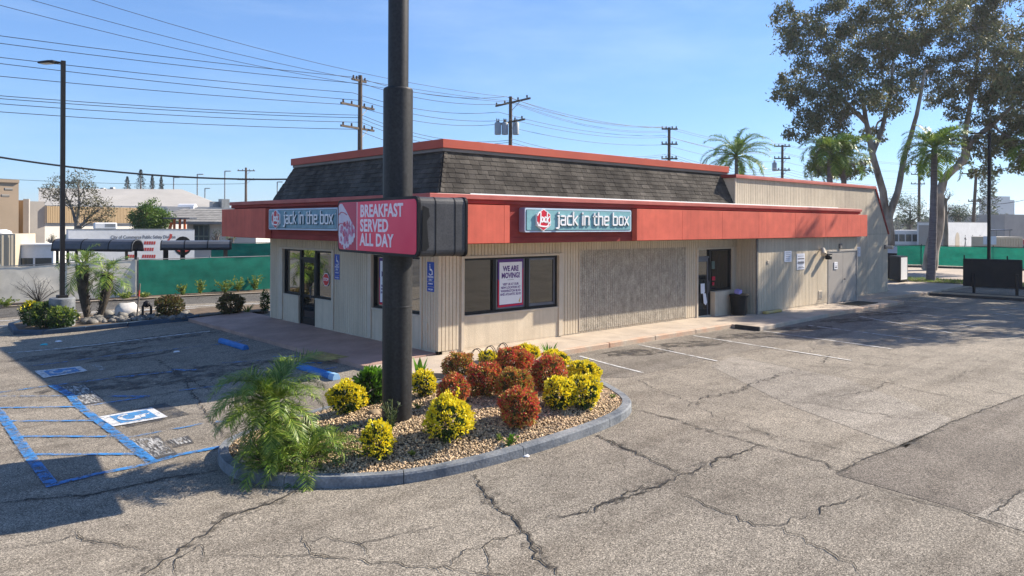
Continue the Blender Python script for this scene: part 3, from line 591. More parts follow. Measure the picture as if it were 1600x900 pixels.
# right side doorway in the recess
onR(11.27, 11.355, -.2, .03, 0, 2.48, 'trim_board', 'trim'); onR(13.57, 13.65, -.2, .03, .9, 2.48, 'trim_board', 'trim'); onR(11.356, 13.569, -.2, .027, 2.42, 2.478, 'trim_board', 'trim')
siding((0, 0, 0), SX, NY, 13.65, 13.84, .0, 2.48)
onR(12.2, 13.82, -.1, .16, .0, .86, 'low_wall', 'plaster'); onR(12.19, 13.822, -.2, .17, .862, .9, 'low_wall_cap', 'trim')
dw = onR(11.356, 11.40, -.16, -.04, 0, 2.418, 'side_door', 'silver'); 
onR(12.12, 12.19, -.16, -.03, 0, 2.418, 'door_jamb', 'frame', dw); onR(11.401, 12.119, -.16, -.04, 2.1, 2.17, 'door_head', 'silver', dw); onR(11.401, 11.47, -.13, -.07, .02, 2.098, 'stile', 'silver', dw); onR(12.05, 12.118, -.13, -.07, .02, 2.098, 'stile', 'silver', dw)
onR(11.471, 12.049, -.13, -.07, .02, .28, 'bottom_rail', 'frame', dw); onR(11.471, 12.049, -.13, -.07, 1.98, 2.098, 'top_rail', 'silver', dw)
onR(11.471, 12.049, -.11, -.09, .281, 1.979, 'door_glass', 'glass', dw, bev=0); onR(11.401, 12.119, -.11, -.09, 2.171, 2.417, 'transom_glass', 'glass', dw, bev=0)
MB().tube([(12.0, -.0, .85), (12.0, -.03, .9), (12.0, -.03, 1.25), (12.0, 0, 1.3)], .014).build('door_handle', M['silver'], dw, smooth=True)
window('R', 12.192, 13.57, .9, 2.42, [], depth=.1)
siding((13.84, 0, 0), (0, -1, 0), (-1, 0, 0), 0, .852, 0, ZT - .02)
# projecting service room
siding((0, -.86, 0), SX, NY, 13.84, 19.48, .10, ZT - .02); siding((0, -.86, 0), SX, NY, 19.48, 22.25, 2.262, ZT - .02); siding((22.25, 0, 0), (0, -1, 0), (1, 0, 0), 0, .86, .0, ZT - .02)
onR(13.83, 13.90, -.04, .022, .0, ZT - .03, 'corner_board', 'greytrim', y=-.86); onR(13.901, 19.479, -.1, -.012, -.2, .099, 'plinth', 'plaster', y=-.86)
onR(19.47, 19.552, -.1, .02, .0, 2.26, 'door_frame', 'greydoor', y=-.86); onR(22.182, 22.262, -.1, .02, .0, 2.26, 'door_frame', 'greydoor', y=-.86); onR(19.553, 22.181, -.1, .018, 2.18, 2.258, 'door_frame', 'greydoor', y=-.86)
for a, b in ((19.556, 20.866), (20.874, 22.178)):
    d_ = onR(a, b, -.06, -.005, .03, 2.176, 'double_door', 'greydoor', y=-.86)
    for zz in (.3, 1.1, 1.9):
        hx = a + .01 if a < 20 else b - .05
        onR(hx, hx + .035, -.004, .014, zz, zz + .11, 'hinge', 'galv', d_, y=-.86)
    if a > 20: MB().lathe((0, 0, 0), [(.02, 0), (.02, .03), (.04, .035), (.04, .06), (.02, .07)], 10).v and MB().tube([(20.95, -.866, 1.0), (20.95, -.89, 1.0), (20.95, -.905, 1.0), (20.95, -.93, 1.0)], [.02, .018, .036, .03], 10).build('door_knob', M['silver'], d_, smooth=True)
# wall at the rear, parapet with the sloping end
prof = [(22.26, 0), (27.76, 0), (27.73, 2.9), (26.19, 5.14), (13.79, 5.085), (13.79, 4.05), (22.26, 4.05)]
siding((0, 0, 0), SX, NY, 13.79, 25.3, 4.06, 5.07, 'greywall', pitch=.13)
siding((0, 0, 0), SX, NY, 22.26, 25.3, .05, 4.06, 'greywall', pitch=.13, dp=.006)
MB().extr([(25.301, .0, -.1), (27.76, .0, -.1), (27.73, .0, 2.9), (26.19, .0, 5.09), (25.301, .0, 5.09)], (0, 9.2, 0)).build('end_wall', M['greywall'], R)
MB().box(25.30, 27.735, -.004, .02, 2.878, 2.892).build('panel_joint', M['greytrim'], R)
MB().box(13.8, 25.3, .02, 9.2, 2.9, 5.07).build('parapet', M['siding'], R)
MB().extr([(26.15, -.05, 5.10), (26.15, -.05, 5.21), (26.24, -.05, 5.16), (27.81, -.05, 2.90), (27.74, -.05, 2.86), (26.16, -.05, 5.10)][:5], (0, 9.3, 0)).build('sloping_coping', M['band'], R)
MB().box(13.70, 26.149, -.06, 9.3, 5.075, 5.20).build('parapet_coping', M['band'], R, bev=.01)
MB().box(13.68, 26.14, -.09, -.061, 5.06, 5.17).build('parapet_coping', M['flash'], R, bev=.008)
MB().box(13.74, 13.80, -.02, .05, 4.05, 5.06).build('corner_board', M['trim'], R)
# left (shaded) face
siding((0, 0, 0), SY, NX, 0, .70, ZB, ZT); siding((0, 0, 0), SY, NX, 3.33, 5.31, ZB, ZT); siding((0, 0, 0), SY, NX, 9.07, 9.78, ZB, ZT)
siding((0, 0, 0), SY, NX, .70, 3.33, 2.48, ZT); siding((0, 0, 0), SY, NX, 5.31, 9.07, 2.50, ZT)
onL(0.012, 6.55, -.14, -.012, -.3, .058, 'plinth', 'plaster'); onL(7.65, 9.75, -.14, -.012, -.3, .058, 'plinth', 'plaster')
for a, b, z in ((.70, .778, 2.48), (3.17, 3.33, 2.48), (5.31, 5.44, 2.5), (8.80, 9.07, 2.5)): onL(a, b, -.2, .03, .05, z - .002, 'trim_board', 'trim')
onL(.779, 3.169, -.2, .027, 2.42, 2.477, 'trim_board', 'trim'); onL(5.441, 8.799, -.2, .027, 2.435, 2.497, 'trim_board', 'trim')
onL(.78, 3.168, -.1, -.008, .058, .865, 'apron_panel', 'plaster'); onL(.7795, 3.1685, -.2, .012, .867, .915, 'window_sill', 'trim')
for a, b in ((5.442, 6.53), (7.68, 8.798)): onL(a, b, -.1, -.008, .058, .875, 'apron_panel', 'plaster'); onL(a, b, -.2, .012, .877, .925, 'window_sill', 'trim')
window('L', .778, 3.17, .915, 2.42, [(1.9, 2.0)], glassm='glass_side')
window('L', 5.44, 6.56, .925, 2.435, [], glassm='glass_side'); window('L', 7.64, 8.80, .925, 2.435, [], glassm='glass_side')
fd = onL(6.56, 6.64, -.17, -.05, -.02, 2.43, 'front_door', 'frame'); onL(7.56, 7.64, -.17, -.05, -.02, 2.43, 'door_jamb', 'frame', fd); onL(6.641, 7.559, -.17, -.05, 2.12, 2.2, 'door_head', 'frame', fd)
onL(6.641, 7.559, -.12, -.1, 2.201, 2.43, 'transom_glass', 'glass_side', fd, bev=0)
onL(6.645, 6.74, -.14, -.08, 0, 2.118, 'stile', 'frame', fd); onL(7.46, 7.555, -.14, -.08, 0, 2.118, 'stile', 'frame', fd); onL(6.741, 7.459, -.14, -.08, 0, .25, 'bottom_rail', 'frame', fd); onL(6.741, 7.459, -.14, -.08, .9, .98, 'mid_rail', 'frame', fd); onL(6.741, 7.459, -.14, -.08, 2.02, 2.118, 'top_rail', 'frame', fd)
onL(6.741, 7.459, -.12, -.1, .251, .899, 'door_glass', 'glass', fd, bev=0); onL(6.741, 7.459, -.12, -.1, .981, 2.019, 'door_glass', 'glass_side', fd, bev=0)
MB().tube([(.05, 6.8, .85), (-.02, 6.8, .9), (-.02, 6.8, 1.25), (.05, 6.8, 1.3)], .014).build('door_handle', M['silver'], fd, smooth=True)
MB().extr([(0, 9.78, -.3), (0, 9.78, ZT), (27.7, 9.78, ZT), (27.7, 9.78, -.3)], (0, -.1, 0)).build('back_wall', M['siding'], R)
# eaves: soffit, band, trim, deck
MB().box(-.855, 22.2, -.855, 10.65, 2.845, 2.885).build('soffit', M['trim'], R)
for nm, bx in (('fascia_band', (-.90, 22.30, -.90, -.86)), ('fascia_band', (-.90, -.86, -.859, 10.7)), ('fascia_band', (22.26, 22.3, -.859, 0)), ('fascia_band', (-.859, 22, 10.66, 10.7))):
    MB().box(bx[0], bx[1], bx[2], bx[3], 2.81, 3.80).build(nm, M['band'], R, bev=.004)
MB().box(-.92, 22.31, -.925, -.901, 2.80, 2.95).build('band_moulding', M['band'], R, bev=.006); MB().box(-.925, -.901, -.90, 10.7, 2.80, 2.95).build('band_moulding', M['band'], R, bev=.006)
for z0, z1, o in ((3.801, 3.90, .98), (3.901, 4.02, 1.04)):
    MB().box(-o, 22.33, -o, -o + .12, z0, z1).build('eaves_trim', M['flash'] if z1 > 4 else M['band'], R, bev=.012)
    MB().box(-o, -o + .12, -o + .121, 10.8, z0, z1).build('eaves_trim', M['flash'] if z1 > 4 else M['band'], R, bev=.012)
MB().add([(-.93, -.93, 4.005), (22.3, -.93, 4.005), (22.3, 10.7, 4.005), (-.93, 10.7, 4.005), (.1, .1, 4.085), (22.3, .1, 4.085), (22.3, 9.7, 4.085), (.1, 9.7, 4.085)],
         [(0, 1, 5, 4), (3, 0, 4, 7), (2, 3, 7, 6), (1, 2, 6, 5), (4, 5, 6, 7)]).build('roof_deck', M['roofdeck'], R)
MB().box(1.0, 22.2, -.035, -.012, 4.05, 4.10).build('roof_flashing', M['letter'], R)
def panel(face, a, b, z0=2.82, z1=3.77):
    if face == 'R': mb = MB().box(a + .003, b - .003, -1.12, -.93, z0, z1)
    else: mb = MB().box(-1.12, -.93, a + .0015, b - .0015, z0, z1)
    o = mb.build('fascia_panel', M['fascia'], R, bev=.003); return o
for a, b in ((-1.12, 1.22), (1.22, 1.41)): panel('R', a, b)
for a, b in ((6.53, 8.83), (8.83, 11.15), (11.15, 13.52), (13.52, 16.2), (16.2, 18.7), (18.7, 20.7), (20.7, 22.68)): panel('R', a, b)
for a, b in ((-.92, 1.2), (1.2, 2.95), (7.70, 9.5), (9.5, 11.27)): panel('L', a, b)
# mansard
A0, A1, Z0, Z1 = .10, .66, 4.085, 5.26
slope = Vector((0, A1 - A0, Z1 - Z0)); SL = slope.length; a_, b_ = (A1 - A0) / SL, (Z1 - Z0) / SL
YB = 9.78
mb = MB(); mb.add([(A0, A0, Z0), (14, A0, Z0), (14, A1, Z1), (A1, A1, Z1), (A0, YB, Z0), (A1, YB - .56, Z1), (14, YB, Z0), (14, YB - .56, Z1)], [(0, 1, 2, 3), (4, 0, 3, 5), (6, 4, 5, 7), (1, 6, 7, 2), (3, 2, 7, 5)])
mb.build('roof_underlay', M['under'], R)
EXPO = .147; SH = []
for face in 'RL':
    length = 14 - A0 if face == 'R' else YB - A0
    r = 0; t = .012
    while t < SL - .02:
        ins = t * a_ ; s0 = ins - random.uniform(0, .2); end = length - (ins if face == 'L' else 0)
        s = s0
        while s < end:
            w = random.choice((.13, .18, .24, .30, .36)); e = min(s + w, end); q = max(s, ins - .005)
            if e - q > .04: SH.append((face, q, e, t, min(EXPO + .05, SL - t)))
            s += w
        t += EXPO
SMESH = {}
def shingle_box(w, h, mb=None, face='R', q=0, t=0):
    pass
def frame_of(face):
    if face == 'R': return Vector((A0, A0, Z0)), Vector((1, 0, 0)), Vector((0, a_, b_)), Vector((0, -b_, a_))
    return Vector((A0, A0, Z0)), Vector((0, 1, 0)), Vector((a_, 0, b_)), Vector((-b_, 0, a_))
def shcorners(face, q, e, t, h, k):
    O, S, U, Nn = frame_of(face); g = .007; th = .016 + .006 * ((k * 37) % 5) / 4; lift = .004 + .005 * ((k * 53) % 7) / 6
    dt = .012 * (((k * 29) % 9) / 8 - .5)
    P = lambda s, u, n: O + S * s + U * u + Nn * n
    s0, s1, u0, u1 = q + g / 2, e - g / 2, t + dt, t + h
    return [P(s0, u0, .006), P(s1, u0, .006), P(s1, u1, .002), P(s0, u1, .002), P(s0, u0, .006 + th + lift), P(s1, u0, .006 + th + lift), P(s1, u1, .012), P(s0, u1, .012)]
FC = [(0, 3, 2, 1), (4, 5, 6, 7), (0, 1, 5, 4), (1, 2, 6, 5), (2, 3, 7, 6), (3, 0, 4, 7)]
camv = Vector(CAM)
order = sorted(range(len(SH)), key=lambda i: (frame_of(SH[i][0])[0] + frame_of(SH[i][0])[1] * SH[i][1] - camv).length / (1.0 if SH[i][0] == 'R' else .8))
near = set(order[:290]); rest = MB()
for i, (fc, q, e, t, h) in enumerate(SH):
    cs = shcorners(fc, q, e, t, h, i)
    if i in near: MB().add(cs, FC).build('shingle', M['shingle'], R)
    else: rest.add(cs, FC)
ro = rest.build('shingles', M['shingle'], R); ro['kind'] = 'stuff'
hip = Vector((A1 - A0, A1 - A0, Z1 - Z0)); n_ = 9
for i in range(n_):
    p = Vector((A0, A0, Z0)) + hip * ((i + .0) / n_); e = Vector((A0, A0, Z0)) + hip * min(1, (i + 1.25) / n_); o = Vector((-.02, -.02, .012))
    mb = MB(); lo = .020
    for dvec in ((Vector((1, 0, 0)), Vector((0, -b_, a_))), (Vector((0, 1, 0)), Vector((-b_, 0, a_)))):
        S, Nn = dvec; mb.add([p + Nn * .02, p + S * .11 + Nn * .02, e + S * .11 + Nn * .012, e + Nn * .012, p + Nn * .05 + o, p + S * .11 + Nn * .042, e + S * .11 + Nn * .02, e + Nn * .028 + o], FC)
    mb.build('hip_shingle', M['shingle'], R)
# coping above the mansard
def ring(nm, mat, o, z0, z1, x1=14.15, bev=.006):
    MB().box(o, x1, o, o + .18, z0, z1).build(nm, mat, R, bev=bev); MB().box(o, o + .18, o + .181, YB - o, z0, z1).build(nm, mat, R, bev=bev)
    MB().box(o + .181, x1, YB - o - .18, YB - o, z0, z1).build(nm, mat, R, bev=bev)
    MB().box(x1 - .18, x1 - .001, o + .181, YB - o - .181, z0, z1).build(nm, mat, R, bev=bev)
ring('coping_board', M['greytrim'], .55, 5.215, 5.30, 14.10); ring('red_coping', M['cap'], .50, 5.301, 5.53, 14.14)
MB().box(.70, 13.9, .70, YB - .7, 5.2, 5.36).build('flat_roof', M['roofdeck'], R)
# small fittings fixed to the walls
onR(11.0, 11.05, .0, .012, 1.92, 2.02, 'junction_plate', 'trim'); onR(14.55, 14.72, .0, .03, 1.86, 1.98, 'junction_box', 'trim', y=-.86); onR(18.62, 18.95, .0, .02, .28, .62, 'wall_vent', 'trim', y=-.86)
for i in range(5): onR(18.65, 18.92, .02, .03, .32 + i * .055, .335 + i * .055, 'vent_louvre', 'greytrim', y=-.86, bev=0)
onR(20.45, 20.63, .0, .08, 2.32, 2.52, 'door_light', 'greytrim', y=-.86); onL(.44, .52, .0, .04, .55, .75, 'junction_box', 'trim')

# ------------------------------------------------------------------ signs fixed to the restaurant
GL = {  # pen strokes of the squared lower-case wordmark on a 1 x-height grid
 'j': ([[(.18, 1.0), (.30, 1.0), (.30, -.28), (.22, -.38), (.0, -.38)], [(.30, 1.32), (.30, 1.40)]], .52),
 'a': ([[(.08, 1.0), (.52, 1.0), (.62, .9), (.62, 0), (.12, 0), (.02, .1), (.02, .44), (.12, .54), (.60, .54)]], .86),
 'c': ([[(.58, 1.0), (.12, 1.0), (.02, .9), (.02, .1), (.12, 0), (.58, 0)]], .80),
 'k': ([[(.02, 1.45), (.02, 0)], [(.56, 1.0), (.14, .54), (.58, 0)], [(.02, .54), (.14, .54)]], .80),
 'i': ([[(.05, 1.0), (.05, 0)], [(.05, 1.32), (.05, 1.40)]], .30),
 'n': ([[(.02, 0), (.02, 1.0), (.52, 1.0), (.62, .9), (.62, 0)]], .86),
 't': ([[(.12, 1.35), (.12, .1), (.22, 0), (.48, 0)], [(-.04, 1.0), (.46, 1.0)]], .66),
 'h': ([[(.02, 1.45), (.02, 0)], [(.02, 1.0), (.52, 1.0), (.62, .9), (.62, 0)]], .86),
 'e': ([[(.60, 0), (.12, 0), (.02, .1), (.02, .9), (.12, 1.0), (.52, 1.0), (.62, .9), (.62, .52), (.04, .52)]], .86),
 'b': ([[(.02, 1.45), (.02, 0), (.52, 0), (.62, .1), (.62, .9), (.52, 1.0), (.04, 1.0)]], .86),
 'o': ([[(.12, 0), (.52, 0), (.62, .1), (.62, .9), (.52, 1.0), (.12, 1.0), (.02, .9), (.02, .1), (.12, 0)]], .86),
 'x': ([[(.0, 1.0), (.6, 0)], [(.6, 1.0), (.0, 0)]], .84), ' ': ([], .42)}
SCRIPT = [[(-.40, .22), (-.30, .36), (-.18, .34), (-.20, -.05), (-.26, -.28), (-.36, -.24), (-.40, -.12)], [(-.02, .10), (-.10, .14), (-.16, .02), (-.12, -.10), (-.02, -.06), (.0, .10), (.02, -.08)],
          [(.18, .12), (.10, .14), (.06, .02), (.10, -.10), (.20, -.08)], [(.26, .38), (.22, -.12)], [(.38, .16), (.25, .0), (.32, -.12), (.34, -.24), (.20, -.32), (-.1, -.30), (-.24, -.28)], [(.30, -.10), (.42, -.16), (.46, -.08)]]
def wall_sign(label, O, r, mottled):
    """O: lower left corner on the sign's front plane; r: reading direction"""
    r = Vector(r); n = r.cross(up); O = Vector(O); W_, H_ = 4.33, .64; D = .20
    t = thing('wall_sign', label, 'sign', O - n * D, 'wall signs on the fascia')
    def rr(inset, rc):
        pts = []
        for cx, cz, a0 in ((W_ - inset - rc, inset + rc, -90), (W_ - inset - rc, H_ - inset - rc, 0), (inset + rc, H_ - inset - rc, 90), (inset + rc, inset + rc, 180)):
            for k in range(5): a = rad(a0 + k * 22.5); pts.append((cx + rc * math.cos(a), cz + rc * math.sin(a)))
        return pts
    P = lambda q, d: [O + r * x + up * z + n * d for x, z in q]
    MB().extr(P(rr(0, .05), -D), n * D).build('sign_box', M['signside'], t)
    MB().extr(P(rr(.004, .05), .0005), n * .02).build('sign_rim', M['signrim'], t)
    MB().extr(P(rr(.045, .03), .021), n * .006).build('sign_groove', M['lettershade'], t)
    MB().extr(P(rr(.06, .03), .0275), n * .008).build('sign_face', M['teal_mottled' if mottled else 'teal'], t)
    fx = .0358; hc = Vector((.62, .325)); hr = .29
    hexp = [(hc.x + hr * s * math.sin(rad(60 * k)) * 1.02, hc.y + hr * s * math.cos(rad(60 * k))) for s in (1,) for k in range(6)]
    hx = MB().extr(P(hexp, fx), n * .05).build('emblem_rim', M['letter'], t)
    hexq = [(hc.x + (x - hc.x) * .93, hc.y + (y - hc.y) * .93) for x, y in hexp]
    MB().extr(P(hexq, fx + .0505), n * .004).build('emblem_panel', M['hexred'], hx)
    strokes(SCRIPT, .038, .006, O + r * (hc.x - .01) + up * (hc.y) + n * (fx + .055), r, up, .55).build('emblem_script', M['letter'], hx)
    x = 1.13
    for ch in 'jack in the box':
        g, adv = GL[ch]; polys = [[(px * 1.22 + x / .235, py) for px, py in pl] for pl in g]; x += adv * .235 * 1.27
        if not g: continue
        strokes(polys, .050, .030, O + r * .013 + up * .185 + n * fx, r, up, .235).build('letter_shadow', M['lettershade'], t)  # dark offset copy behind each letter, a shadow put in as colour
        strokes(polys, .046, .034, O + up * .20 + n * (fx + .002), r, up, .235).build('letter', M['letter'], t)
    strokes([[(0, 0), (.02, .02)]], .02, .01, O + r * (x + .02) + up * .45 + n * fx, r, up, 1).build('registered_mark', M['letter'], t)
    return t
wall_sign('teal jack in the box sign with red hexagon on the sunlit coral fascia', (1.91, -1.12, 3.085), (1, 0, 0), False)
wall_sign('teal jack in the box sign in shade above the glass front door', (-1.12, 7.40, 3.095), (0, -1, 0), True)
t = thing('address_number', 'black house number on the coral fascia, half hidden behind the pink road sign', 'number', (-.1, -1.12, 3.2)); text('5', .62, (-.1, -1.126, 3.30), (1, 0, 0), (0, 0, 1), M['frame'], t, bold=.02, depth=.012, name='numeral')

# ------------------------------------------------------------------ the pole sign
PB = at_z(620, 655, 0.0); PB.z = 0
pts_d = (PB - camv); PD = pts_d.x * FW[0] + pts_d.y * FW[1]
PS = thing('pole_sign', 'tall charcoal pole sign in the planted island with a pink breakfast board', 'sign', PB)
lean = Vector((0, 0, 0))
MB().tube([PB + Vector((0, 0, z)) for z in (-.3, 2, 4, 5.55)], [.249, .249, .249, .249], 40).build('pole_sleeve', M['pole_paint'], PS, smooth=True)
MB().tube([PB + Vector((0, 0, z)) for z in (1.89, 1.90, 1.915, 1.925)], [.2495, .252, .252, .2495], 40).build('weld_seam', M['pole_paint'], PS)
MB().tube([PB + Vector((0, 0, z)) for z in (5.55, 5.575)], [.249, .235], 40).build('sleeve_collar', M['pole_paint'], PS, smooth=True)
MB().tube([PB + Vector((0, 0, z)) for z in (5.5, 9, 13)], .172, 32).build('upper_pole', M['pole_paint'], PS, smooth=True)
rw = Vector((RT[0], RT[1], 0)); fw_ = Vector((FW[0], FW[1], 0))
wv = (-.571 * rw + .821 * fw_).normalized(); nv = (-.821 * rw - .571 * fw_).normalized()
La, Tb = 1.56, .42; zc0, zc1 = 2.79, 3.715
rdir = -wv                                                     # reading direction of the face
CO = PB + wv * La + nv * Tb
def cab(x, z, d): return CO + rdir * x + nv * d + up * (z)
def rrect(x0, x1, z0, z1, rc, n=5):
    pts = []
    for cx, cz, a0 in ((x1 - rc, z0 + rc, -90), (x1 - rc, z1 - rc, 0), (x0 + rc, z1 - rc, 90), (x0 + rc, z0 + rc, 180)):
        for k in range(n): a = rad(a0 + k * 90 / (n - 1)); pts.append((cx + rc * math.cos(a), cz + rc * math.sin(a)))
    return pts
W2 = 2 * La
cb = MB().extr([cab(x, z, -2 * Tb + .03) for x, z in rrect(0.012, W2 - .012, zc0 + .012, zc1 - .012, .10)], nv * (2 * Tb - .06)).build('cabinet', M['cabinet'], PS)
for d0, d1 in ((-.029, .012), (-2 * Tb - .012, -2 * Tb + .029), (-.30, -.285), (-2 * Tb + .2, -2 * Tb + .215)):
    nm = 'retainer_rim' if abs(d0) < .04 or d1 - d0 > .02 else 'cabinet_seam'
    k = 0 if nm == 'retainer_rim' else .008
    MB().extr([cab(x, z, d0) for x, z in rrect(k, W2 - k, zc0 + k, zc1 - k, .10)], nv * (d1 - d0)).build(nm, M['black_metal'], cb)
MB().extr([cab(x, z, .0125) for x, z in rrect(.05, W2 - .05, zc0 + .045, zc1 - .045, .08)], nv * .005).build('face_panel', M['pinkface'], cb)
MB().extr([cab(x, z, -2 * Tb - .0175) for x, z in rrect(.05, W2 - .05, zc0 + .045, zc1 - .045, .08)], nv * .005).build('face_panel', M['pinkface'], cb)
xl = .87
MB().poly([cab(x, z, .0185) for x, z in [(.055, zc0 + .10), (.10, zc0 + .055), (xl, zc0 + .05), (xl, zc1 - .05), (.12, zc1 - .055), (.055, zc1 - .11)]]).build('picture_ground', M['pinkdark'], cb)
MB().poly([cab(x, z, .0195) for x, z in [(xl, zc0 + .05), (xl + .025, zc0 + .05), (xl + .025, zc1 - .05), (xl, zc1 - .05)]]).build('picture_border', M['pinkwhite'], cb)
MB().poly([cab(x, zc0 + z, .0195) for x, z in [(.058, .82), (.12, .86), (.22, .86), (.42, .72), (.62, .56), (.78, .44), (.80, .28), (.6, .14), (.3, .12), (.10, .16), (.058, .30)]]).build('printed_wrap', M['tortilla'], cb)
for sgn in ([(.06, .66), (.18, .71), (.30, .70), (.44, .66)], [(.06, .47), (.14, .51), (.28, .50), (.40, .48)]):
    L_ = [cab(x, zc0 + z, .0215) for x, z in sgn]; MB().tube(L_, .008, 4).build('printed_fold', M['pinkdark'], cb)
for i in range(60):
    a = random.uniform(0, 6.28); q = math.sqrt(random.random()); x, z = .47 + .33 * q * math.cos(a), .32 + .23 * q * math.sin(a) + .05 * math.cos(a); rr_ = random.uniform(.025, .07)
    MB().poly([cab(max(.06, min(xl - .01, x + rr_ * (1 + .35 * math.sin(k * 2.7 + i)) * math.cos(k * .785))), zc0 + z + rr_ * (1 + .35 * math.cos(k * 3.1 + i)) * math.sin(k * .785), .0205 + i * .00004) for k in range(8)]).build('printed_filling', M[('filling', 'tortilla', 'pinkdark', 'filling')[i % 4 if i < 44 else 1 if (q > .7) else 0]], cb)
for s, zz in (('BREAKFAST', .72), ('SERVED', .475), ('ALL DAY', .235)):
    text(s, .285, cab(1.02, zc0 + zz - .01, .021), rdir, up, M['pinkwhite'], cb, bold=.009, sx=1.06 if s == 'BREAKFAST' else 1.10, align='LEFT', spacing=1.04)
# torn side cover of the cabinet
MB().extr([cab(W2 + .001, zc0 + z, d) for d, z in [(-.05, .10), (-.06, .78), (-.16, .74), (-.18, .62), (-.13, .55), (-.15, .3), (-.17, .16), (-.12, .10)]], rdir * .006).build('torn_opening', M['frame'], cb)

# ------------------------------------------------------------------ posters, notices and plates on the walls
def poster(label, O, r, w, h, right_red=True):
    r = Vector(r); n = r.cross(up); O = Vector(O); t = thing('window_poster', label, 'poster', O, 'moving notices in the windows')
    q = lambda x, z, d: O + r * x + up * z + n * d
    MB().extr([q(x, z, 0) for x, z in ((0, 0), (w, 0), (w, h), (0, h))], n * .004).build('poster_border', M['purple'], t)
    MB().extr([q(x, z, .0042) for x, z in ((0, 0), (w, .03), (w, h * .82), (w - .03, h * .75), (w - .03, .07), (.04, .06), (.04, h * .55), (0, h * .6))], n * .001).build('poster_edge', M['posterred'], t)
    MB().extr([q(x, z, .0058) for x, z in ((.055, .075), (w - .05, .085), (w - .05, h - .08), (.055, h - .08))], n * .002).build('poster_sheet', M['paper'], t)
    cxm = w / 2
    for s, z, sz, bo in (('WE ARE', .80, .20, .008), ('MOVING!', .655, .20, .008), ('VISIT US AT OUR', .475, .088, .003), ('NEW LOCATION AT', .405, .088, .003), ('WASHINGTON BLVD', .335, .088, .003), ('AND ATLANTIC BLVD', .265, .088, .003)):
        text(s, sz * h / 1.31, q(cxm, z * h, .0085), r, up, M['purple'], t, bold=bo, sx=.80 if sz > .1 else .88, depth=.0008)
    MB().extr([q(x, z, .0082) for x, z in ((.34, .565 * h), (.58, .565 * h), (.58, .572 * h), (.34, .572 * h))], n * .0008).build('poster_rule', M['print'], t)
    MB().extr([q(x, z, .0082) for x, z in ((.76, .13), (.82, .10), (.84, .26), (.80, .20))], n * .0008).build('poster_emblem', M['yellow_block'], t)
poster('we are moving poster in the middle pane of the sunlit window', (2.06, .085, 1.02), (1, 0, 0), .94, 1.31)
poster('we are moving poster in the shaded window beside the dark pole', (.085, 2.9, 1.02), (0, -1, 0), .94, 1.31)
def access_sign(label, O, r):
    r = Vector(r); n = r.cross(up); O = Vector(O); t = thing('parking_sign', label, 'sign', O, 'blue accessible parking plates')
    q = lambda x, z, d: O + r * x + up * z + n * d; w = .30
    for z0, z1 in ((.26, .76), (.13, .25), (.0, .12)):
        MB().extr([q(x, z, .004) for x, z in ((0, z0), (w, z0), (w, z1), (0, z1))], n * .004).build('plate', M['bluesign'], t)
    wh = [(.15 + .075 * math.cos(a * .5 - 2.6), .50 + .075 * math.sin(a * .5 - 2.6)) for a in range(10)]
    strokes([wh, [(.12, .66), (.13, .55), (.20, .55), (.235, .44)], [(.12, .69), (.12, .70)]], .022, .002, q(0, 0, .0082), r, up, 1).build('wheelchair_symbol', M['letter'], t)
    for s, z, sz in (('PARKING', .375, .075), ('ONLY', .30, .075), ('MINIMUM', .20, .055), ('FINE $250', .055, .055)): text(s, sz, q(w / 2, z, .0085), r, up, M['letter'], t, bold=.001, sx=.8, depth=.001)
access_sign('blue wheelchair parking plate on siding between the front door and the next window', (0, 5.27, 1.60), (0, -1, 0))
access_sign('blue wheelchair parking plate on the siding by the building corner, right of the pole', (0, .48, 1.56), (0, -1, 0))
t = thing('stop_sticker', 'red octagonal stop sticker on the glass beside the front door', 'sticker', (.09, 5.985, 1.54))
oct_ = lambda rr_: [(rr_ * math.cos(rad(22.5 + 45 * k)), rr_ * math.sin(rad(22.5 + 45 * k))) for k in range(8)]
MB().extr([(.098, 5.985 + x, 1.54 + z) for x, z in oct_(.215)], (-.004, 0, 0)).build('sticker_edge', M['letter'], t); MB().extr([(.0935, 5.985 + x, 1.54 + z) for x, z in oct_(.195)], (-.003, 0, 0)).build('sticker', M['stopred'], t)
text('STOP', .14, (.089, 5.985, 1.54), (0, -1, 0), up, M['letter'], t, bold=.003, sx=.9, depth=.001)
def notice(label, x0, x1, z0, z1, y, lines, head=None):
    t = thing('notice', label, 'notice', (x0, y, z0), 'paper notices on the side wall')
    MB().box(x0, x1, y - .02, y - .004, z0, z1).build('sheet', M['paper'], t)
    n = lines
    for i in range(n):
        z = z1 - (i + 1) * (z1 - z0) / (n + 1); wd = (x1 - x0) * random.uniform(.55, .85); c = (x0 + x1) / 2
        MB().box(c - wd / 2, c + wd / 2, y - .0215, y - .0202, z - .008, z + .008).build('printed_line', M['print'], t)
    if head:
        for z, hh in head: MB().box(x0 + .05, x1 - .05, y - .0225, y - .0203, z, z + hh).build('printed_block', M['print'], t)
    return t
notice('plain white notice on the siding under the fascia, left of the posted warning', 15.82, 16.37, 1.88, 2.30, -.86, 5)
notice('warning notice with dark bars beside the security light', 16.80, 17.43, 1.55, 2.18, -.86, 5, ((1.95, .05), (1.78, .07), (1.60, .03)))
notice('small white notice on the left leaf of the grey double doors', 20.02, 20.32, 1.45, 1.75, -.862, 3, ((1.5, .06),))
notice('white notice on the rear wall past the grey doors', 24.0, 24.55, 1.85, 2.30, 0, 6)
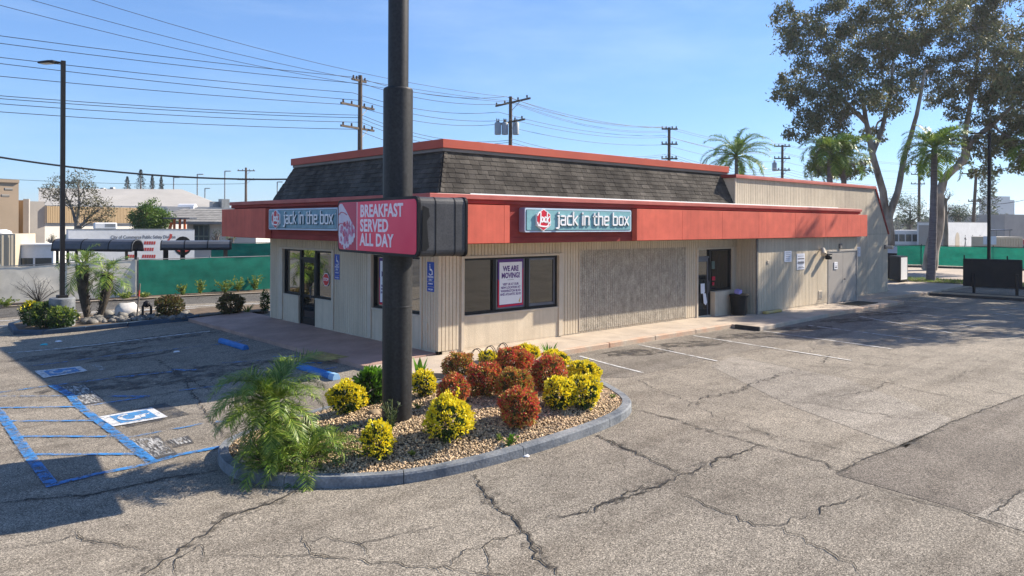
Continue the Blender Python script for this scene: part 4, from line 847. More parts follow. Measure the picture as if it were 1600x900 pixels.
t = thing('door_paper', 'white papers hanging from the glass of the recessed side door', 'paper', (11.7, .06, 1.0)); MB().extr([(11.62, .062, 1.2), (11.86, .06, 1.2), (11.86, .05, .88), (11.8, .05, .86), (11.68, .055, .84), (11.62, .055, .86)], (0, -.008, 0)).build('sheet', M['paper'], t); MB().extr([(11.74, .045, .87), (11.9, .04, .84), (11.98, .03, .52), (11.9, .03, .42), (11.78, .035, .5)], (0, -.008, 0)).build('sheet', M['paper'], t)
t = thing('window_decals', 'small opening hours decals inside the dark side window', 'decal', (12.35, .08, 1.5))
MB().box(12.35, 12.55, .083, .087, 1.70, 1.98).build('decal', M['greenframe'], t); MB().box(12.38, 12.58, .083, .087, 1.28, 1.42).build('decal', M['posterred'], t); MB().box(12.40, 12.52, .083, .087, 1.1, 1.22).build('decal', M['posterred'], t)
t = thing('security_camera', 'beige wall bracket with lamp head above the side door notices', 'lamp', (18.75, -.86, 2.25))
MB().tube([(18.75, -.86, 2.3), (18.7, -1.0, 2.3), (18.62, -1.08, 2.22)], .03, 8).build('bracket', M['trim'], t); MB().tube([(18.66, -1.02, 2.34), (18.50, -1.14, 2.12)], [.09, .12], 12).build('lamp_head', M['trim'], t, smooth=True)
t = thing('flood_light', 'black flood light on the wall left of the grey double doors', 'lamp', (19.1, -.86, 2.05))
MB().box(19.0, 19.35, -1.10, -.862, 2.06, 2.12).build('arm', M['black_metal'], t); MB().box(18.95, 19.14, -1.2, -.98, 1.9, 2.055).build('lamp_head', M['black_metal'], t, bev=.02)
t = thing('wall_lamp', 'beige wall lamp at the far end of the rear wall', 'lamp', (27.45, 0, 2.2)); MB().box(27.3, 27.5, -.05, -.002, 2.15, 2.35).build('back_plate', M['greytrim'], t); MB().tube([(27.4, -.05, 2.25), (27.4, -.38, 2.22)], [.07, .09], 10).build('lamp_head', M['trim'], t, smooth=True)

# ------------------------------------------------------------------ things standing about the building
t = thing('trash_can', 'black round trash can with a lilac bag on top in the side doorway', 'bin', (13.22, -.5, .02))
MB().lathe((13.22, -.5, .02), [(.25, 0), (.27, .02), (.31, .66), (.31, .68)], 20).build('body', M['binplastic'], t, smooth=True)
MB().lathe((13.22, -.5, .70), [(.33, 0), (.34, .02), (.34, .06), (.31, .08)], 20).build('rim', M['binplastic'], t, smooth=True)
mb = MB(); mb.obox((13.08, -.62, .76), (.26, .05, .05), (-.03, .22, .04), (.03, .02, .12)); mb.build('paper_bag', M['lilac'], t, bev=.02)
def wheel_stop(label, c, length, mat, endmat=None):
    c = Vector(c); t = thing('wheel_stop', label, 'wheel stop', c, 'concrete wheel stops'); h = length / 2
    pr = [(-.09, 0), (.09, 0), (.085, .07), (.05, .13), (-.05, .13), (-.085, .07)]
    MB().extr([c + Vector((x, -h, z)) for x, z in pr], (0, length, 0)).build('body', M[mat], t, bev=.012)
    if endmat: MB().extr([c + Vector((x * 1.03, -h - .004, z * 1.03 + .001)) for x, z in pr], (0, .22, 0)).build('worn_end', M[endmat], t)
wheel_stop('blue wheel stop out in the shaded parking bay near the pink pavement', (-2.85, 5.95, gz(-2.85)), 1.8, 'wheelstop', None)
wheel_stop('blue wheel stop with pale worn end between the palm and the pavement', (-2.95, .75, gz(-2.95)), 1.8, 'wheelstop', 'wheelstop_pale')
t = thing('kerb_block', 'short worn yellow block lying against the side wall', 'block', (14.7, -1.02, .02)); MB().box(14.05, 15.25, -1.12, -.95, .03, .13).build('block', M['yellow_block'], t, bev=.03)
t = thing('door_mat', 'dark rubber mat on the pavement outside the grey double doors', 'mat', (20.8, -1.6, .02)); MB().box(19.75, 21.6, -2.05, -1.2, .021, .045).build('mat', M['mat'], t, bev=.01)
for i, (px, py) in enumerate([(744, 571), (765, 566), (785, 561)]):
    c = at_z(px, py, .02); c.z = .02
    lab = ['thin wire hoop pair, nearest the corner, behind the red shrubs', 'middle thin wire hoop pair behind the red shrubs', 'thin wire hoop pair furthest from the corner, behind the shrubs'][i]
    t = thing('wire_hoop', lab, 'hoop', c, 'wire hoops in the pavement edge')
    for k in (0, 1):
        o = c + Vector((.1 * k - .02, .06 * k, 0)); MB().tube([o + Vector((.17 * math.cos(a), -.02 * math.cos(a), .38 * math.sin(a) ** .8)) for a in [math.pi * j / 12 for j in range(13)]], .009, 6).build('hoop', M['black_metal'], t, smooth=True)
for lab, px, py, m, s in (('turquoise scrap of plastic on the shaded asphalt', 69, 539, 'cyan', .10), ('crumpled white paper near the turquoise scrap', 92, 534, 'paper', .10), ('crumpled white paper in the bay before the blue wheel stop', 276, 550, 'paper', .08), ('white scrap of paper on the asphalt in front of the island kerb', 822, 713, 'paper', .05)):
    c = G(px, py); t = thing('litter', lab, 'litter', c); mb = MB()
    bm = bmesh.new(); bmesh.ops.create_icosphere(bm, subdivisions=2, radius=s)
    for v in bm.verts: v.co.z = max(0, v.co.z) * .35; v.co += Vector([random.uniform(-.2, .2) * s for _ in range(2)] + [random.uniform(0, .15) * s])
    me = bpy.data.meshes.new('scrap'); bm.to_mesh(me); bm.free(); link('scrap', me, M[m], t)

# ------------------------------------------------------------------ planted island
def chaikin(P, n=2):
    for _ in range(n):
        Q = []
        for i in range(len(P)):
            a, b = Vector(P[i]), Vector(P[(i + 1) % len(P)]); Q += [a.lerp(b, .25), a.lerp(b, .75)]
        P = Q
    return P
ISL = chaikin([G(*p).to_2d() for p in [(338, 718), (345, 735), (365, 748), (400, 757), (470, 763), (560, 762), (640, 756), (730, 738), (830, 711), (920, 682), (972, 660), (988, 645), (986, 633), (968, 620), (940, 604), (895, 590), (850, 582), (780, 586), (700, 602), (650, 613), (600, 622), (540, 637), (480, 655), (420, 672), (370, 690), (345, 703)]], 2)
IA = np.array([(p.x, p.y) for p in ISL])
def idist(x, y):
    A = IA; B = np.roll(IA, -1, 0); d = B - A; p = np.array((x, y)) - A; t = np.clip((p * d).sum(1) / (d * d).sum(1), 0, 1); q = p - d * t[:, None]; dist = math.sqrt((q * q).sum(1).min())
    c = ((A[:, 1] > y) != (B[:, 1] > y)) & (x < (B[:, 0] - A[:, 0]) * (y - A[:, 1]) / (B[:, 1] - A[:, 1] + 1e-12) + A[:, 0])
    return dist if c.sum() % 2 else -dist
def zi(x, y):
    d = idist(x, y)
    if d < 0: return gz(x)
    t = min(1, max(0, (d - .1) / 1.4)); return gz(x) + .11 + .22 * t * t * (3 - 2 * t)
isl = struct_root('planting_island', (-3.5, -4.5, gz(-3.5)))
cen = Vector((IA[:, 0].mean(), IA[:, 1].mean()))
inn = []
n = len(ISL)
for i in range(n):
    t = (ISL[(i + 1) % n] - ISL[i - 1]).normalized(); q = Vector((-t.y, t.x))
    if idist(*(ISL[i] + q * .05)) < 0: q = -q
    inn.append(ISL[i] + q * .17)
acc = 0; start = 0; tot = [(ISL[(i + 1) % n] - ISL[i]).length for i in range(n)]
segs = []; i0 = 0; acc = 0
for i in range(n):
    acc += tot[i]
    if acc > 1.7 or i == n - 1: segs.append((i0, i + 1)); i0 = i + 1; acc = 0
for a, b in segs:
    idx = [k % n for k in range(a, b + 1)]; O_ = [ISL[k].copy() for k in idx]; I_ = [inn[k].copy() for k in idx]
    for Lx in (O_, I_):
        e = (Lx[1] - Lx[0]).normalized() * .006; Lx[0] += e; e = (Lx[-1] - Lx[-2]).normalized() * .006; Lx[-1] -= e
    m_ = len(idx); mb = MB(); vs = []
    for o, q in zip(O_, I_):
        dd = (q - o).normalized(); o2 = o + dd * .022; g0 = gz(o.x)
        vs += [(o.x, o.y, g0 - .05), (o.x + dd.x * .006, o.y + dd.y * .006, g0 + .125), (o2.x + dd.x * .004, o2.y + dd.y * .004, g0 + .152), (q.x, q.y, g0 + .155), (q.x, q.y, g0 - .05)]
    fs = [(k * 5 + j, (k + 1) * 5 + j, (k + 1) * 5 + j + 1, k * 5 + j + 1) for k in range(m_ - 1) for j in range(4)] + [(0, 1, 2, 3, 4), tuple((m_ - 1) * 5 + j for j in (4, 3, 2, 1, 0))]
    mb.add(vs, fs); mb.build('kerb_stone', M['kerb'], isl)
# soil mound
bm = bmesh.new(); x0, x1, y0, y1 = IA[:, 0].min(), IA[:, 0].max(), IA[:, 1].min(), IA[:, 1].max(); st_ = .16; grid = {}
nx, ny = int((x1 - x0) / st_) + 2, int((y1 - y0) / st_) + 2
for i in range(nx):
    for j in range(ny):
        x, y = x0 + i * st_, y0 + j * st_
        if idist(x, y) > .04: grid[i, j] = bm.verts.new((x, y, zi(x, y) + .02 * noise.noise((x * 2, y * 2, 0))))
for (i, j) in list(grid):
    k = [(i, j), (i + 1, j), (i + 1, j + 1), (i, j + 1)]
    if all(q in grid for q in k): bm.faces.new([grid[q] for q in k])
for v in bm.verts: v.co -= WL[isl]
me = bpy.data.meshes.new('island_soil'); bm.to_mesh(me); bm.free(); link('island_soil', me, M['soil'], isl)
def pebbles(name, pts, rmin, rmax, mat, parent, flat=.7):
    n = len(pts); P = np.array(pts)
    base = np.array([(1, 0, 0), (0, 1, 0), (-1, 0, 0), (0, -1, 0), (0, 0, 1), (0, 0, -1)], dtype=float); fs = np.array([(0, 1, 4), (1, 2, 4), (2, 3, 4), (3, 0, 4), (1, 0, 5), (2, 1, 5), (3, 2, 5), (0, 3, 5)])
    s = RNG.uniform(rmin, rmax, n)[:, None, None] * RNG.uniform(.6, 1.3, (n, 1, 3)); V = base[None] * s
    V += RNG.normal(0, .15, V.shape) * s
    a = RNG.uniform(0, 6.28, n); ca, sa = np.cos(a)[:, None], np.sin(a)[:, None]; b = RNG.uniform(-.9, .9, n); cb_, sb = np.cos(b)[:, None], np.sin(b)[:, None]
    x, y, z = V[..., 0], V[..., 1], V[..., 2] * flat; y, z = y * cb_ - z * sb, y * sb + z * cb_; x, y = x * ca - y * sa, x * sa + y * ca
    V = np.stack([x, y, z], -1) + P[:, None, :]; Fc = fs[None] + (np.arange(n) * 6)[:, None, None]
    o = fast(name, V.reshape(-1, 3), Fc.reshape(-1, 3), mat, parent); o['kind'] = 'stuff'; return o
pp = []
while len(pp) < 36000:
    x, y = random.uniform(x0, x1), random.uniform(y0, y1)
    if (y > -3.2 + .3 * x and random.random() < .5): continue
    d = idist(x, y)
    if d > .15: pp.append((x, y, zi(x, y) + random.uniform(.005, .028)))
pebbles('gravel', pp, .0125, .026, M['gravel'], isl)

# ------------------------------------------------------------------ plants
def leafgeo(C, D, Ln, Wd, droop=0.):
    n = len(C); C = np.asarray(C); D = D / np.linalg.norm(D, axis=1)[:, None]; r = RNG.normal(size=(n, 3)); S = np.cross(D, r); S /= np.linalg.norm(S, axis=1)[:, None] + 1e-9
    L_ = (Ln * RNG.uniform(.7, 1.3, n))[:, None]; W_ = (Wd * RNG.uniform(.7, 1.3, n))[:, None]; mid = C + D * L_ * .5; Nn = np.cross(D, S)
    V = np.stack([C, mid + S * W_ * .5 + Nn * W_ * .15, C + D * L_, mid - S * W_ * .5 + Nn * W_ * .15], 1); return V.reshape(-1, 3), np.arange(4 * n).reshape(-1, 4)
def sph(n):
    v = RNG.normal(size=(n, 3)); return v / np.linalg.norm(v, axis=1)[:, None]
def lumpy(u, sd, k=1.7, amp=.30): return np.array([1 + amp * noise.noise((a * k + sd, b * k, c * k)) + .08 * noise.noise((a * 6 + sd, b * 6, c * 6)) for a, b, c in u])
def shrub(name, label, base, rx, rz, inner, outer, group, nin=1500, nout=1500, ls=.05, lw=.03, outer_low=-.35, seed=0, squash=1.0, sprigs=0, cat='shrub'):
    base = Vector(base); t = thing(name, label, cat, base, group); sd = seed * 3.7 + 1
    c = np.array((base.x, base.y, base.z + rz * .98)); sc = np.array((rx, rx, rz))
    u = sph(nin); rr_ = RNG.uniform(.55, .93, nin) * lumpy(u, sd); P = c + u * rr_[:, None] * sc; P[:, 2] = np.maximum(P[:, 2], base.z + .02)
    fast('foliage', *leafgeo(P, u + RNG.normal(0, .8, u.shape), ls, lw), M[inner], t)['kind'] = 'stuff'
    if nout:
        u = sph(nout * 3); keep = (u[:, 2] + RNG.normal(0, .25, len(u)) > outer_low); cl = np.array([noise.noise((a * 3 + sd, b * 3, d * 3)) for a, b, d in u]) > (-.10 if outer == 'l_yellow' else -.16); u = u[keep & cl][:nout]
        rr_ = RNG.uniform(.88, 1.06, len(u)) * lumpy(u, sd); P = c + u * rr_[:, None] * sc; P[:, 2] = np.maximum(P[:, 2], base.z + .03)
        D = u + RNG.normal(0, .55, u.shape); D[:, 2] += .45
        fast('new_growth', *leafgeo(P, D, ls, lw), M[outer], t)['kind'] = 'stuff'
        if outer == 'l_red':
            u = sph(nout * 2); cl = np.array([noise.noise((a * 2.6 + sd, b * 2.6, d * 2.6 + 4)) for a, b, d in u]) > .06; u = u[cl][:nout // 2]; rr_ = RNG.uniform(.92, 1.08, len(u)) * lumpy(u, sd); P = c + u * rr_[:, None] * sc; P[:, 2] = np.maximum(P[:, 2], base.z + .03)
            fast('green_growth', *leafgeo(P, u + RNG.normal(0, .6, u.shape), ls, lw), M['l_redgreen'], t)['kind'] = 'stuff'
    mb = MB()
    for k in range(7):
        a = random.uniform(0, 6.28); e = base + Vector((math.cos(a) * rx * .6, math.sin(a) * rx * .6, rz * random.uniform(.8, 1.4))); mb.tube([base + Vector((0, 0, -.05)), base.lerp(e, .5) + Vector((0, 0, .05)), e], [.016, .011, .005], 5)
    for k in range(sprigs):
        a = random.uniform(0, 6.28); b0 = base + Vector((math.cos(a) * rx * .3, math.sin(a) * rx * .3, rz * 1.8)); e = b0 + Vector((random.uniform(-.1, .1), random.uniform(-.1, .1), random.uniform(.15, .26))); mb.tube([b0, e], [.006, .004], 4)
        f = np.linspace(0, 1, 26)[:, None]; P = np.array(b0) * (1 - f) + np.array(e) * f; fast('sprig', *leafgeo(P, sph(26) + np.array((0, 0, .6)), ls, lw), M[outer], t)['kind'] = 'stuff'
    for k in range(9):
        a = random.uniform(0, 6.28); z_ = random.uniform(.6, 1.0); d_ = Vector((math.cos(a) * (1 - z_ * z_) ** .5, math.sin(a) * (1 - z_ * z_) ** .5, z_)); q = base + Vector((d_.x * rx, d_.y * rx, rz * (1 + d_.z))); mb.tube([q - d_ * rx * .3, q + d_ * rx * random.uniform(.05, .28)], [.004, .002], 4)
    mb.build('stem', M['twig'], t); return t
GY, GR = 'golden shrubs in the island', 'red leaved shrubs in the island'
def islbase(px, py): return G(px, py, fn=zi)
def scale_at(p): d = Vector(p) - camv; return (d.x * FW[0] + d.y * FW[1]) / F
SHR = [  # kind, px, py of centre, width, height, label
 ('y', 538, 626, 58, 50, 'golden shrub between the arching palm and the dark leafy shrub'), ('y', 661, 603, 38, 42, 'golden shrub close to the right side of the pole, under broad green leaves'),
 ('y', 699, 667, 74, 72, 'large round golden shrub with two sprigs, nearest the front kerb'), ('y', 587, 697, 52, 62, 'small narrow golden shrub in the gravel left of the pole foot'),
 ('y', 875, 622, 50, 54, 'golden shrub left half of the pair at the right end, in front'), ('y', 914, 619, 54, 54, 'golden shrub right half of the pair at the right tip of the island'),
 ('y', 914, 586, 54, 36, 'golden shrub behind the pair at the right tip of the island'), ('y', 822, 554, 44, 26, 'golden shrub at the back, peeping over the red shrubs'), ('y', 762, 562, 30, 22, 'tiny golden shrub beside the wire hoops'), ('y', 868, 566, 44, 30, 'golden shrub at the back beside the spiky agave'),
 ('g', 717, 577, 52, 44, 'bronze green shrub at the back nearest the building corner'), ('r', 708, 615, 48, 52, 'crimson shrub right of the pole, leftmost of the red ones'), ('r', 756, 597, 54, 56, 'bright crimson shrub in the second row, behind the bare gravel'),
 ('r', 803, 567, 60, 44, 'red orange shrub in the back row under the golden tops'), ('r', 858, 588, 54, 58, 'dark crimson shrub at the back right, beside the agave'), ('g', 805, 606, 58, 50, 'bronze green shrub in the middle of the red group'), ('r', 812, 645, 64, 62, 'dark red shrub standing alone nearest the front kerb')]
for i, (k, px, py, w, h, lab) in enumerate(SHR):
    b = islbase(px, py + h * .46); s = scale_at(b); rx, rz = w * s / 2 * .94, h * s / 2 * .96
    b += fwd * rx * .6; b.z = zi(b.x, b.y)
    dens = (rx / .35) ** 2 * 1.0
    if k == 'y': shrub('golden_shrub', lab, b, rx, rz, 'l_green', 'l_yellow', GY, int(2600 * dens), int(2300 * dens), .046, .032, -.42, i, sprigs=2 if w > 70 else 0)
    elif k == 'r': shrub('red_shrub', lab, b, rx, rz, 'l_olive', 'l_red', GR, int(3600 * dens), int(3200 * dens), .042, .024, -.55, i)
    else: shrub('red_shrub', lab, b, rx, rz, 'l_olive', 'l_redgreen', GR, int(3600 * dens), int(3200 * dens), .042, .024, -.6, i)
b = islbase(580, 632); shrub('leafy_shrub', 'dark green leafy shrub with a few gold tips just left of the pole', b, .27, .32, 'l_green', 'l_broad', None, 700, 420, .11, .055, -.6, 31); 
# upright broad leaves, agave, weeds
def blades(name, label, cat, base, n, h, w, spread, mat, group=None, up_=.9):
    base = Vector(base); t = thing(name, label, cat, base, group)
    for k in range(n):
        a = 6.283 * k / n + random.uniform(-.3, .3); o = Vector((math.cos(a), math.sin(a), 0)); sd = Vector((-o.y, o.x, 0)); hh = h * random.uniform(.75, 1.1); L_ = []; mb = MB(); vs = []
        for j in range(6):
            f = j / 5; c = base + o * spread * f * (.5 + f * .8) + up * hh * (f - .25 * spread / h * f * f); ww = w * math.sin(math.pi * min(1, .12 + f * .88)) ** .8 * (1 if j < 5 else .0) + .001
            vs += [c - sd * ww / 2 + o * ww * .15, c, c + sd * ww / 2 + o * ww * .15]
        fs = [(3 * j + q, 3 * j + q + 1, 3 * j + q + 4, 3 * j + q + 3) for j in range(5) for q in (0, 1)]; mb.add(vs, fs); mb.build('leaf', M[mat], t, smooth=True, recalc=False)
    return t
blades('broad_leaf_plant', 'upright plant with broad bright leaves beside the right of the pole', 'plant', islbase(656, 596), 6, .54, .13, .14, 'l_broad')
blades('agave', 'spiky upright agave at the back of the island', 'plant', islbase(858, 572), 15, .62, .055, .2, 'l_broad')
blades('agave', 'low leafy plant right of the agave at the back of the island', 'plant', islbase(876, 578), 9, .24, .07, .2, 'l_broad')
def weed(label, base, r, h, n, mat='l_weed', ls=.05, name='weed', group='weeds in the island gravel'):
    base = Vector(base); t = thing(name, label, 'weed', base, group); mb = MB()
    P = []; D = []
    for k in range(max(4, n // 12)):
        a = random.uniform(0, 6.28); q = random.uniform(0, r); e = base + Vector((math.cos(a) * q, math.sin(a) * q, h * random.uniform(.5, 1))); mid = base.lerp(e, .5) + Vector((0, 0, h * .1)); mb.tube([base, mid, e], [.006, .005, .003], 4)
        for j in range(12): f = random.uniform(.15, 1); p = base.lerp(e, f); P.append(p); D.append((random.uniform(-1, 1), random.uniform(-1, 1), random.uniform(-.1, 1)))
    mb.build('stem', M['rachis'], t); fast('leaves', *leafgeo(np.array([tuple(p) for p in P]), np.array(D), ls, ls * .5), M[mat], t)['kind'] = 'stuff'; return t
weed('tall grey green weed growing at the foot of the pole', islbase(612, 676), .22, .55, 150, 'l_far', .07)
weed('small green weed in the gravel before the lone red shrub', islbase(797, 697), .14, .18, 90, 'l_broad', .06); weed('tiny weed in the gravel left of the small green weed', islbase(780, 690), .08, .1, 40)
weed('tiny weed below the large golden shrub', islbase(645, 712), .07, .08, 36); weed('grassy weed just right of the pole foot', islbase(652, 640), .14, .14, 60, 'l_weed'); weed('weed by the kerb right of the palm clump', islbase(622, 655), .12, .16, 40)
weed('weed at the right tip of the island by the kerb', islbase(956, 624), .08, .08, 36)
rk = G(795 / 3 + 320, 380 / 3 + 520, fn=zi)
t = thing('rock', 'small pale rock in the gravel left of the pole', 'rock', rk)
def rockmesh(name, r, mat, parent, sc=(1, .8, .6), seed=0, sub=2):
    bm = bmesh.new(); bmesh.ops.create_icosphere(bm, subdivisions=sub, radius=r)
    for v in bm.verts: v.co *= 1 + .3 * noise.noise(v.co / r * 1.3 + Vector((seed, 0, 0))); v.co = Vector((v.co.x * sc[0], v.co.y * sc[1], v.co.z * sc[2]))
    me = bpy.data.meshes.new(name); bm.to_mesh(me); bm.free(); me.polygons.foreach_set('use_smooth', [True] * len(me.polygons)); return link(name, me, M[mat] if isinstance(mat, str) else mat, parent)
rockmesh('stone', .14, 'gravel', t)
# palms
FROND = {}
def frond_mesh(key, L_, droop, nl, lw, ll, var, matl, sweep=.95):
    rs = random.Random(var); pts = []; p = Vector((0, 0, 0)); ang = rad(72); seg = 14
    for i in range(seg + 1):
        pts.append(p.copy()); f = i / seg; ang -= droop * (.35 + f * 1.1) / seg; p = p + Vector((math.cos(ang), 0, math.sin(ang))) * L_ / seg
    V, Fc = [], []
    def at(f): x = f * seg; i = min(int(x), seg - 1); return pts[i].lerp(pts[i + 1], x - i), (pts[i + 1] - pts[i]).normalized()
    # stalk: a thin triangular tube
    n0 = 0
    for i, q in enumerate(pts):
        r = .016 * L_ * (1 - .85 * i / seg); tdir = (pts[min(i + 1, seg)] - pts[max(i - 1, 0)]).normalized(); nn = Vector((-tdir.z, 0, tdir.x)); V += [q + Vector((0, r, 0)), q + nn * r, q - Vector((0, r, 0))]
        if i: Fc += [((i - 1) * 3 + k, (i - 1) * 3 + (k + 1) % 3, i * 3 + (k + 1) % 3, i * 3 + k) for k in range(3)]
    for side in (-1, 1):
        for k in range(nl):
            f = .16 + .83 * (k + rs.random() * .6) / nl; c, td = at(f); nn = Vector((-td.z, 0, td.x)); l = ll * math.sin(math.pi * (.16 + .76 * f)) ** .7 * rs.uniform(.8, 1.15)
            d = (Vector((0, side, 0)) * .8 + td * sweep + nn * rs.uniform(-.1, .6)).normalized(); w = lw * rs.uniform(.8, 1.2); sd = d.cross(nn).normalized()
            m1 = c + d * l * .5; d2 = (d + Vector((0, 0, -.25 - rs.random() * .55))).normalized(); tip = m1 + d2 * l * .5; b = len(V)
            V += [c - sd * w * .35, c + sd * w * .35, m1 + sd * w * .5, m1 - sd * w * .5, tip]; Fc += [(b, b + 1, b + 2, b + 3), (b + 3, b + 2, b + 4)]
    me = bpy.data.meshes.new('frond'); me.from_pydata([tuple(v) for v in V], [], Fc); me.materials.append(M[matl]); return me
def palm(name, label, base, trunk_h, tr, L_, nf, matl, barkm, group=None, ll=.28, lw=.02, nl=30, crown_min=-60, lean=(0, 0), tilts=None, skirt=False, seed=0, boots=False, cat='palm tree'):
    base = Vector(base); t = thing(name, label, cat, base, group); top = base + Vector((lean[0], lean[1], trunk_h)); rs = random.Random(seed)
    mb = MB(); pts = []; rr_ = []
    for i in range(15):
        f = i / 14; pts.append(base.lerp(top, f) + Vector((lean[0] * .3 * math.sin(f * 3.14), 0, -.1 if i == 0 else 0))); rr_.append(tr * (1.25 - .45 * f if not boots else .6 + .8 * f ** .7) * (1 + .06 * (i % 2)))
    mb.tube(pts, rr_, 12); mb.build('trunk', M[barkm], t, smooth=True)
    if boots:
        vs = []
        for k in range(160):
            f = rs.random() ** .7; a = rs.uniform(0, 6.28); c = base.lerp(top, f); r = tr * (.6 + .8 * f ** .7); vs.append((c + Vector((math.cos(a) * r, math.sin(a) * r, 0)), Vector((math.cos(a), math.sin(a), 0))))
        mb = MB()
        for c, o in vs: sd = Vector((-o.y, o.x, 0)); mb.add([c - sd * .03, c + sd * .03, c + o * .05 + up * .07, c - up * .05], [(0, 1, 2), (0, 2, 3), (1, 3, 2)])
        bo = mb.build('leaf_bases', M[barkm], t); bo['kind'] = 'stuff'
    key = (L_, matl, ll, lw, nl)
    if key not in FROND: FROND[key] = [frond_mesh(key, L_ * q, dr_, nl, lw, ll, v + 17 * len(FROND), matl) for v, (q, dr_) in enumerate(((1.0, 1.5), (.92, 1.9), (1.05, 2.2), (.85, 1.2), (1.0, 2.6)))]
    for k in range(nf):
        me = FROND[key][k % 5]; o = bpy.data.objects.new('frond', me); COL.objects.link(o); o.parent = t
        f = (k + .5) / nf; tilt = rad(8 + (tilts or 85) * f ** 1.1 + rs.uniform(-8, 8)); az = k * 2.39996 + rs.uniform(-.3, .3)
        o.location = top - base - Vector((0, 0, .25 * tr * f + (.5 * tr if f > .6 else 0))); o.rotation_euler = (0, tilt - rad(10), az); o.rotation_euler.rotate_axis('X', rs.uniform(-.25, .25)); s = rs.uniform(.85, 1.1); o.scale = (s, s, s)
    return t
pb = islbase(445, 722)
palm('pygmy_palm', 'large arching palm spilling over the left end of the island kerb', pb + Vector((.10, .40, 0)), .80, .10, 1.08, 58, 'l_palm', 'palmbark', ll=.31, lw=.0115, nl=44, tilts=104, seed=5, lean=(-.10, .08))
palm('pygmy_palm', 'low palm offshoot clump at the right foot of the arching palm', islbase(488, 735) + Vector((0, .2, 0)), .12, .06, .74, 26, 'l_palm', 'palmbark', ll=.25, lw=.013, nl=22, tilts=80, seed=6)
palm('pygmy_palm', 'smallest palm offshoot in the gravel, farthest right of the palm clump', islbase(535, 705) + Vector((0, .15, 0)), .05, .04, .5, 16, 'l_palm', 'palmbark', ll=.18, lw=.012, nl=18, tilts=75, seed=7)
palm('pygmy_palm', 'low palm offshoot on the front kerb directly below the arching palm', islbase(425, 742) + Vector((.05, .25, 0)), .10, .05, .62, 20, 'l_palm', 'palmbark', ll=.23, lw=.013, nl=20, tilts=85, seed=8)

# ------------------------------------------------------------------ left planter by the street
PLT = [G(*p).to_2d() for p in [(13, 511), (22, 523), (67, 523), (200, 510.5), (300, 501), (312, 498), (420, 490), (420, 479), (300, 486), (120, 497), (40, 504)]]
pl = struct_root('roadside_planter', (PLT[3].x, PLT[3].y, gz(PLT[3].x)))
sheet('planter_soil', PLT, M['soil'], pl, .10)
for a, b in zip(range(0, 5), range(1, 6)): kerbline([PLT[a], PLT[b]], M['kerb_blue'], 1.6, zfun=lambda x: gz(x) + .14, parent=pl)
kerbline([PLT[10], PLT[0]], M['kerb_blue'], 1.6, zfun=lambda x: gz(x) + .14, parent=pl); kerbline([PLT[9], PLT[10]], M['drive'], 2, zfun=lambda x: gz(x) + .13, parent=pl)
gpl = lambda x, y=0: gz(x) + .10
rmesh = []
for k in range(6):
    o = rockmesh('stone', 1.0, 'rock', pl, (1, .85, .6), k * 5.1, 1); rmesh.append(o.data); bpy.data.objects.remove(o)
for k in range(170):
    f = random.random(); px = 128 + 172 * f ** 1.1; lo = 507 - 9 * f; hi = 492 - 4 * f; py = random.uniform(hi, lo) if px > 150 else random.uniform(lo - 6, lo)
    p = G(px, py, fn=gpl); o = bpy.data.objects.new('stone', rmesh[k % 6]); COL.objects.link(o); o.parent = pl; s = random.uniform(.09, .19); o.scale = (s, s, s); o.location = p + Vector((0, 0, s * .25)) - WL[pl]; o.rotation_euler = (0, 0, random.uniform(0, 6.28))
for lab, px, py, r, m in (('large pale boulder in the roadside planter', 198, 494, .42, 'boulder'), ('round tan boulder right of the two palms', 168, 494, .2, 'rock'), ('grey boulder in front of the pale boulder', 192, 496, .2, 'rock'), ('pinkish stone beside the lamp base', 119, 500, .13, 'gravel')):
    p = G(px, py, fn=gpl); t = thing('boulder', lab, 'boulder', p); o = rockmesh('stone', r, m, t, (1.0, .7, .75), px * .1); o.location = (0, 0, r * .45)
# lamp on its concrete base
lb = G(97, 510, fn=gpl); t = thing('street_lamp', 'black parking lot lamp on a round concrete base in the roadside planter', 'lamp post', lb)
sL = scale_at(lb); hB = 45 * sL
MB().lathe(lb, [(.40, -.1), (.40, hB - .03), (.37, hB)], 28).build('concrete_base', M['kerb'], t, smooth=True)
topz = 3.3 + (350 - 95 - 3) * sL
MB().box(lb.x - .16, lb.x + .16, lb.y - .16, lb.y + .16, lb.z + hB, lb.z + hB + .09).build('base_plate', M['black_metal'], t, bev=.01)
MB().tube([lb + up * (hB + .05), Vector((lb.x, lb.y, topz))], [.10, .095], 4).build('pole', M['black_metal'], t)
def lamp_head(t, top, d, L_):
    d = Vector(d).normalized(); s = Vector((-d.y, d.x, 0)); MB().tube([top - up * .12, top - up * .05 + d * .15, top - up * .02 + d * .35], .035, 8).build('arm', M['black_metal'], t)
    o = top + d * .3 - up * .05; mb = MB(); mb.extr([o - s * .16, o + d * L_ * .3 - s * .2, o + d * L_ - s * .13, o + d * L_ + s * .13, o + d * L_ * .3 + s * .2, o + s * .16], up * .07 ); hd = mb.build('lamp_head', M['black_metal'], t, bev=.02)
    MB().obox(o + d * .2 - s * .12 - up * .012, d * (L_ - .3), s * .24, up * .012).build('lens', M['lampglass'], hd)
lamp_head(t, Vector((lb.x, lb.y, topz)), -rt + fwd * .3, .72)
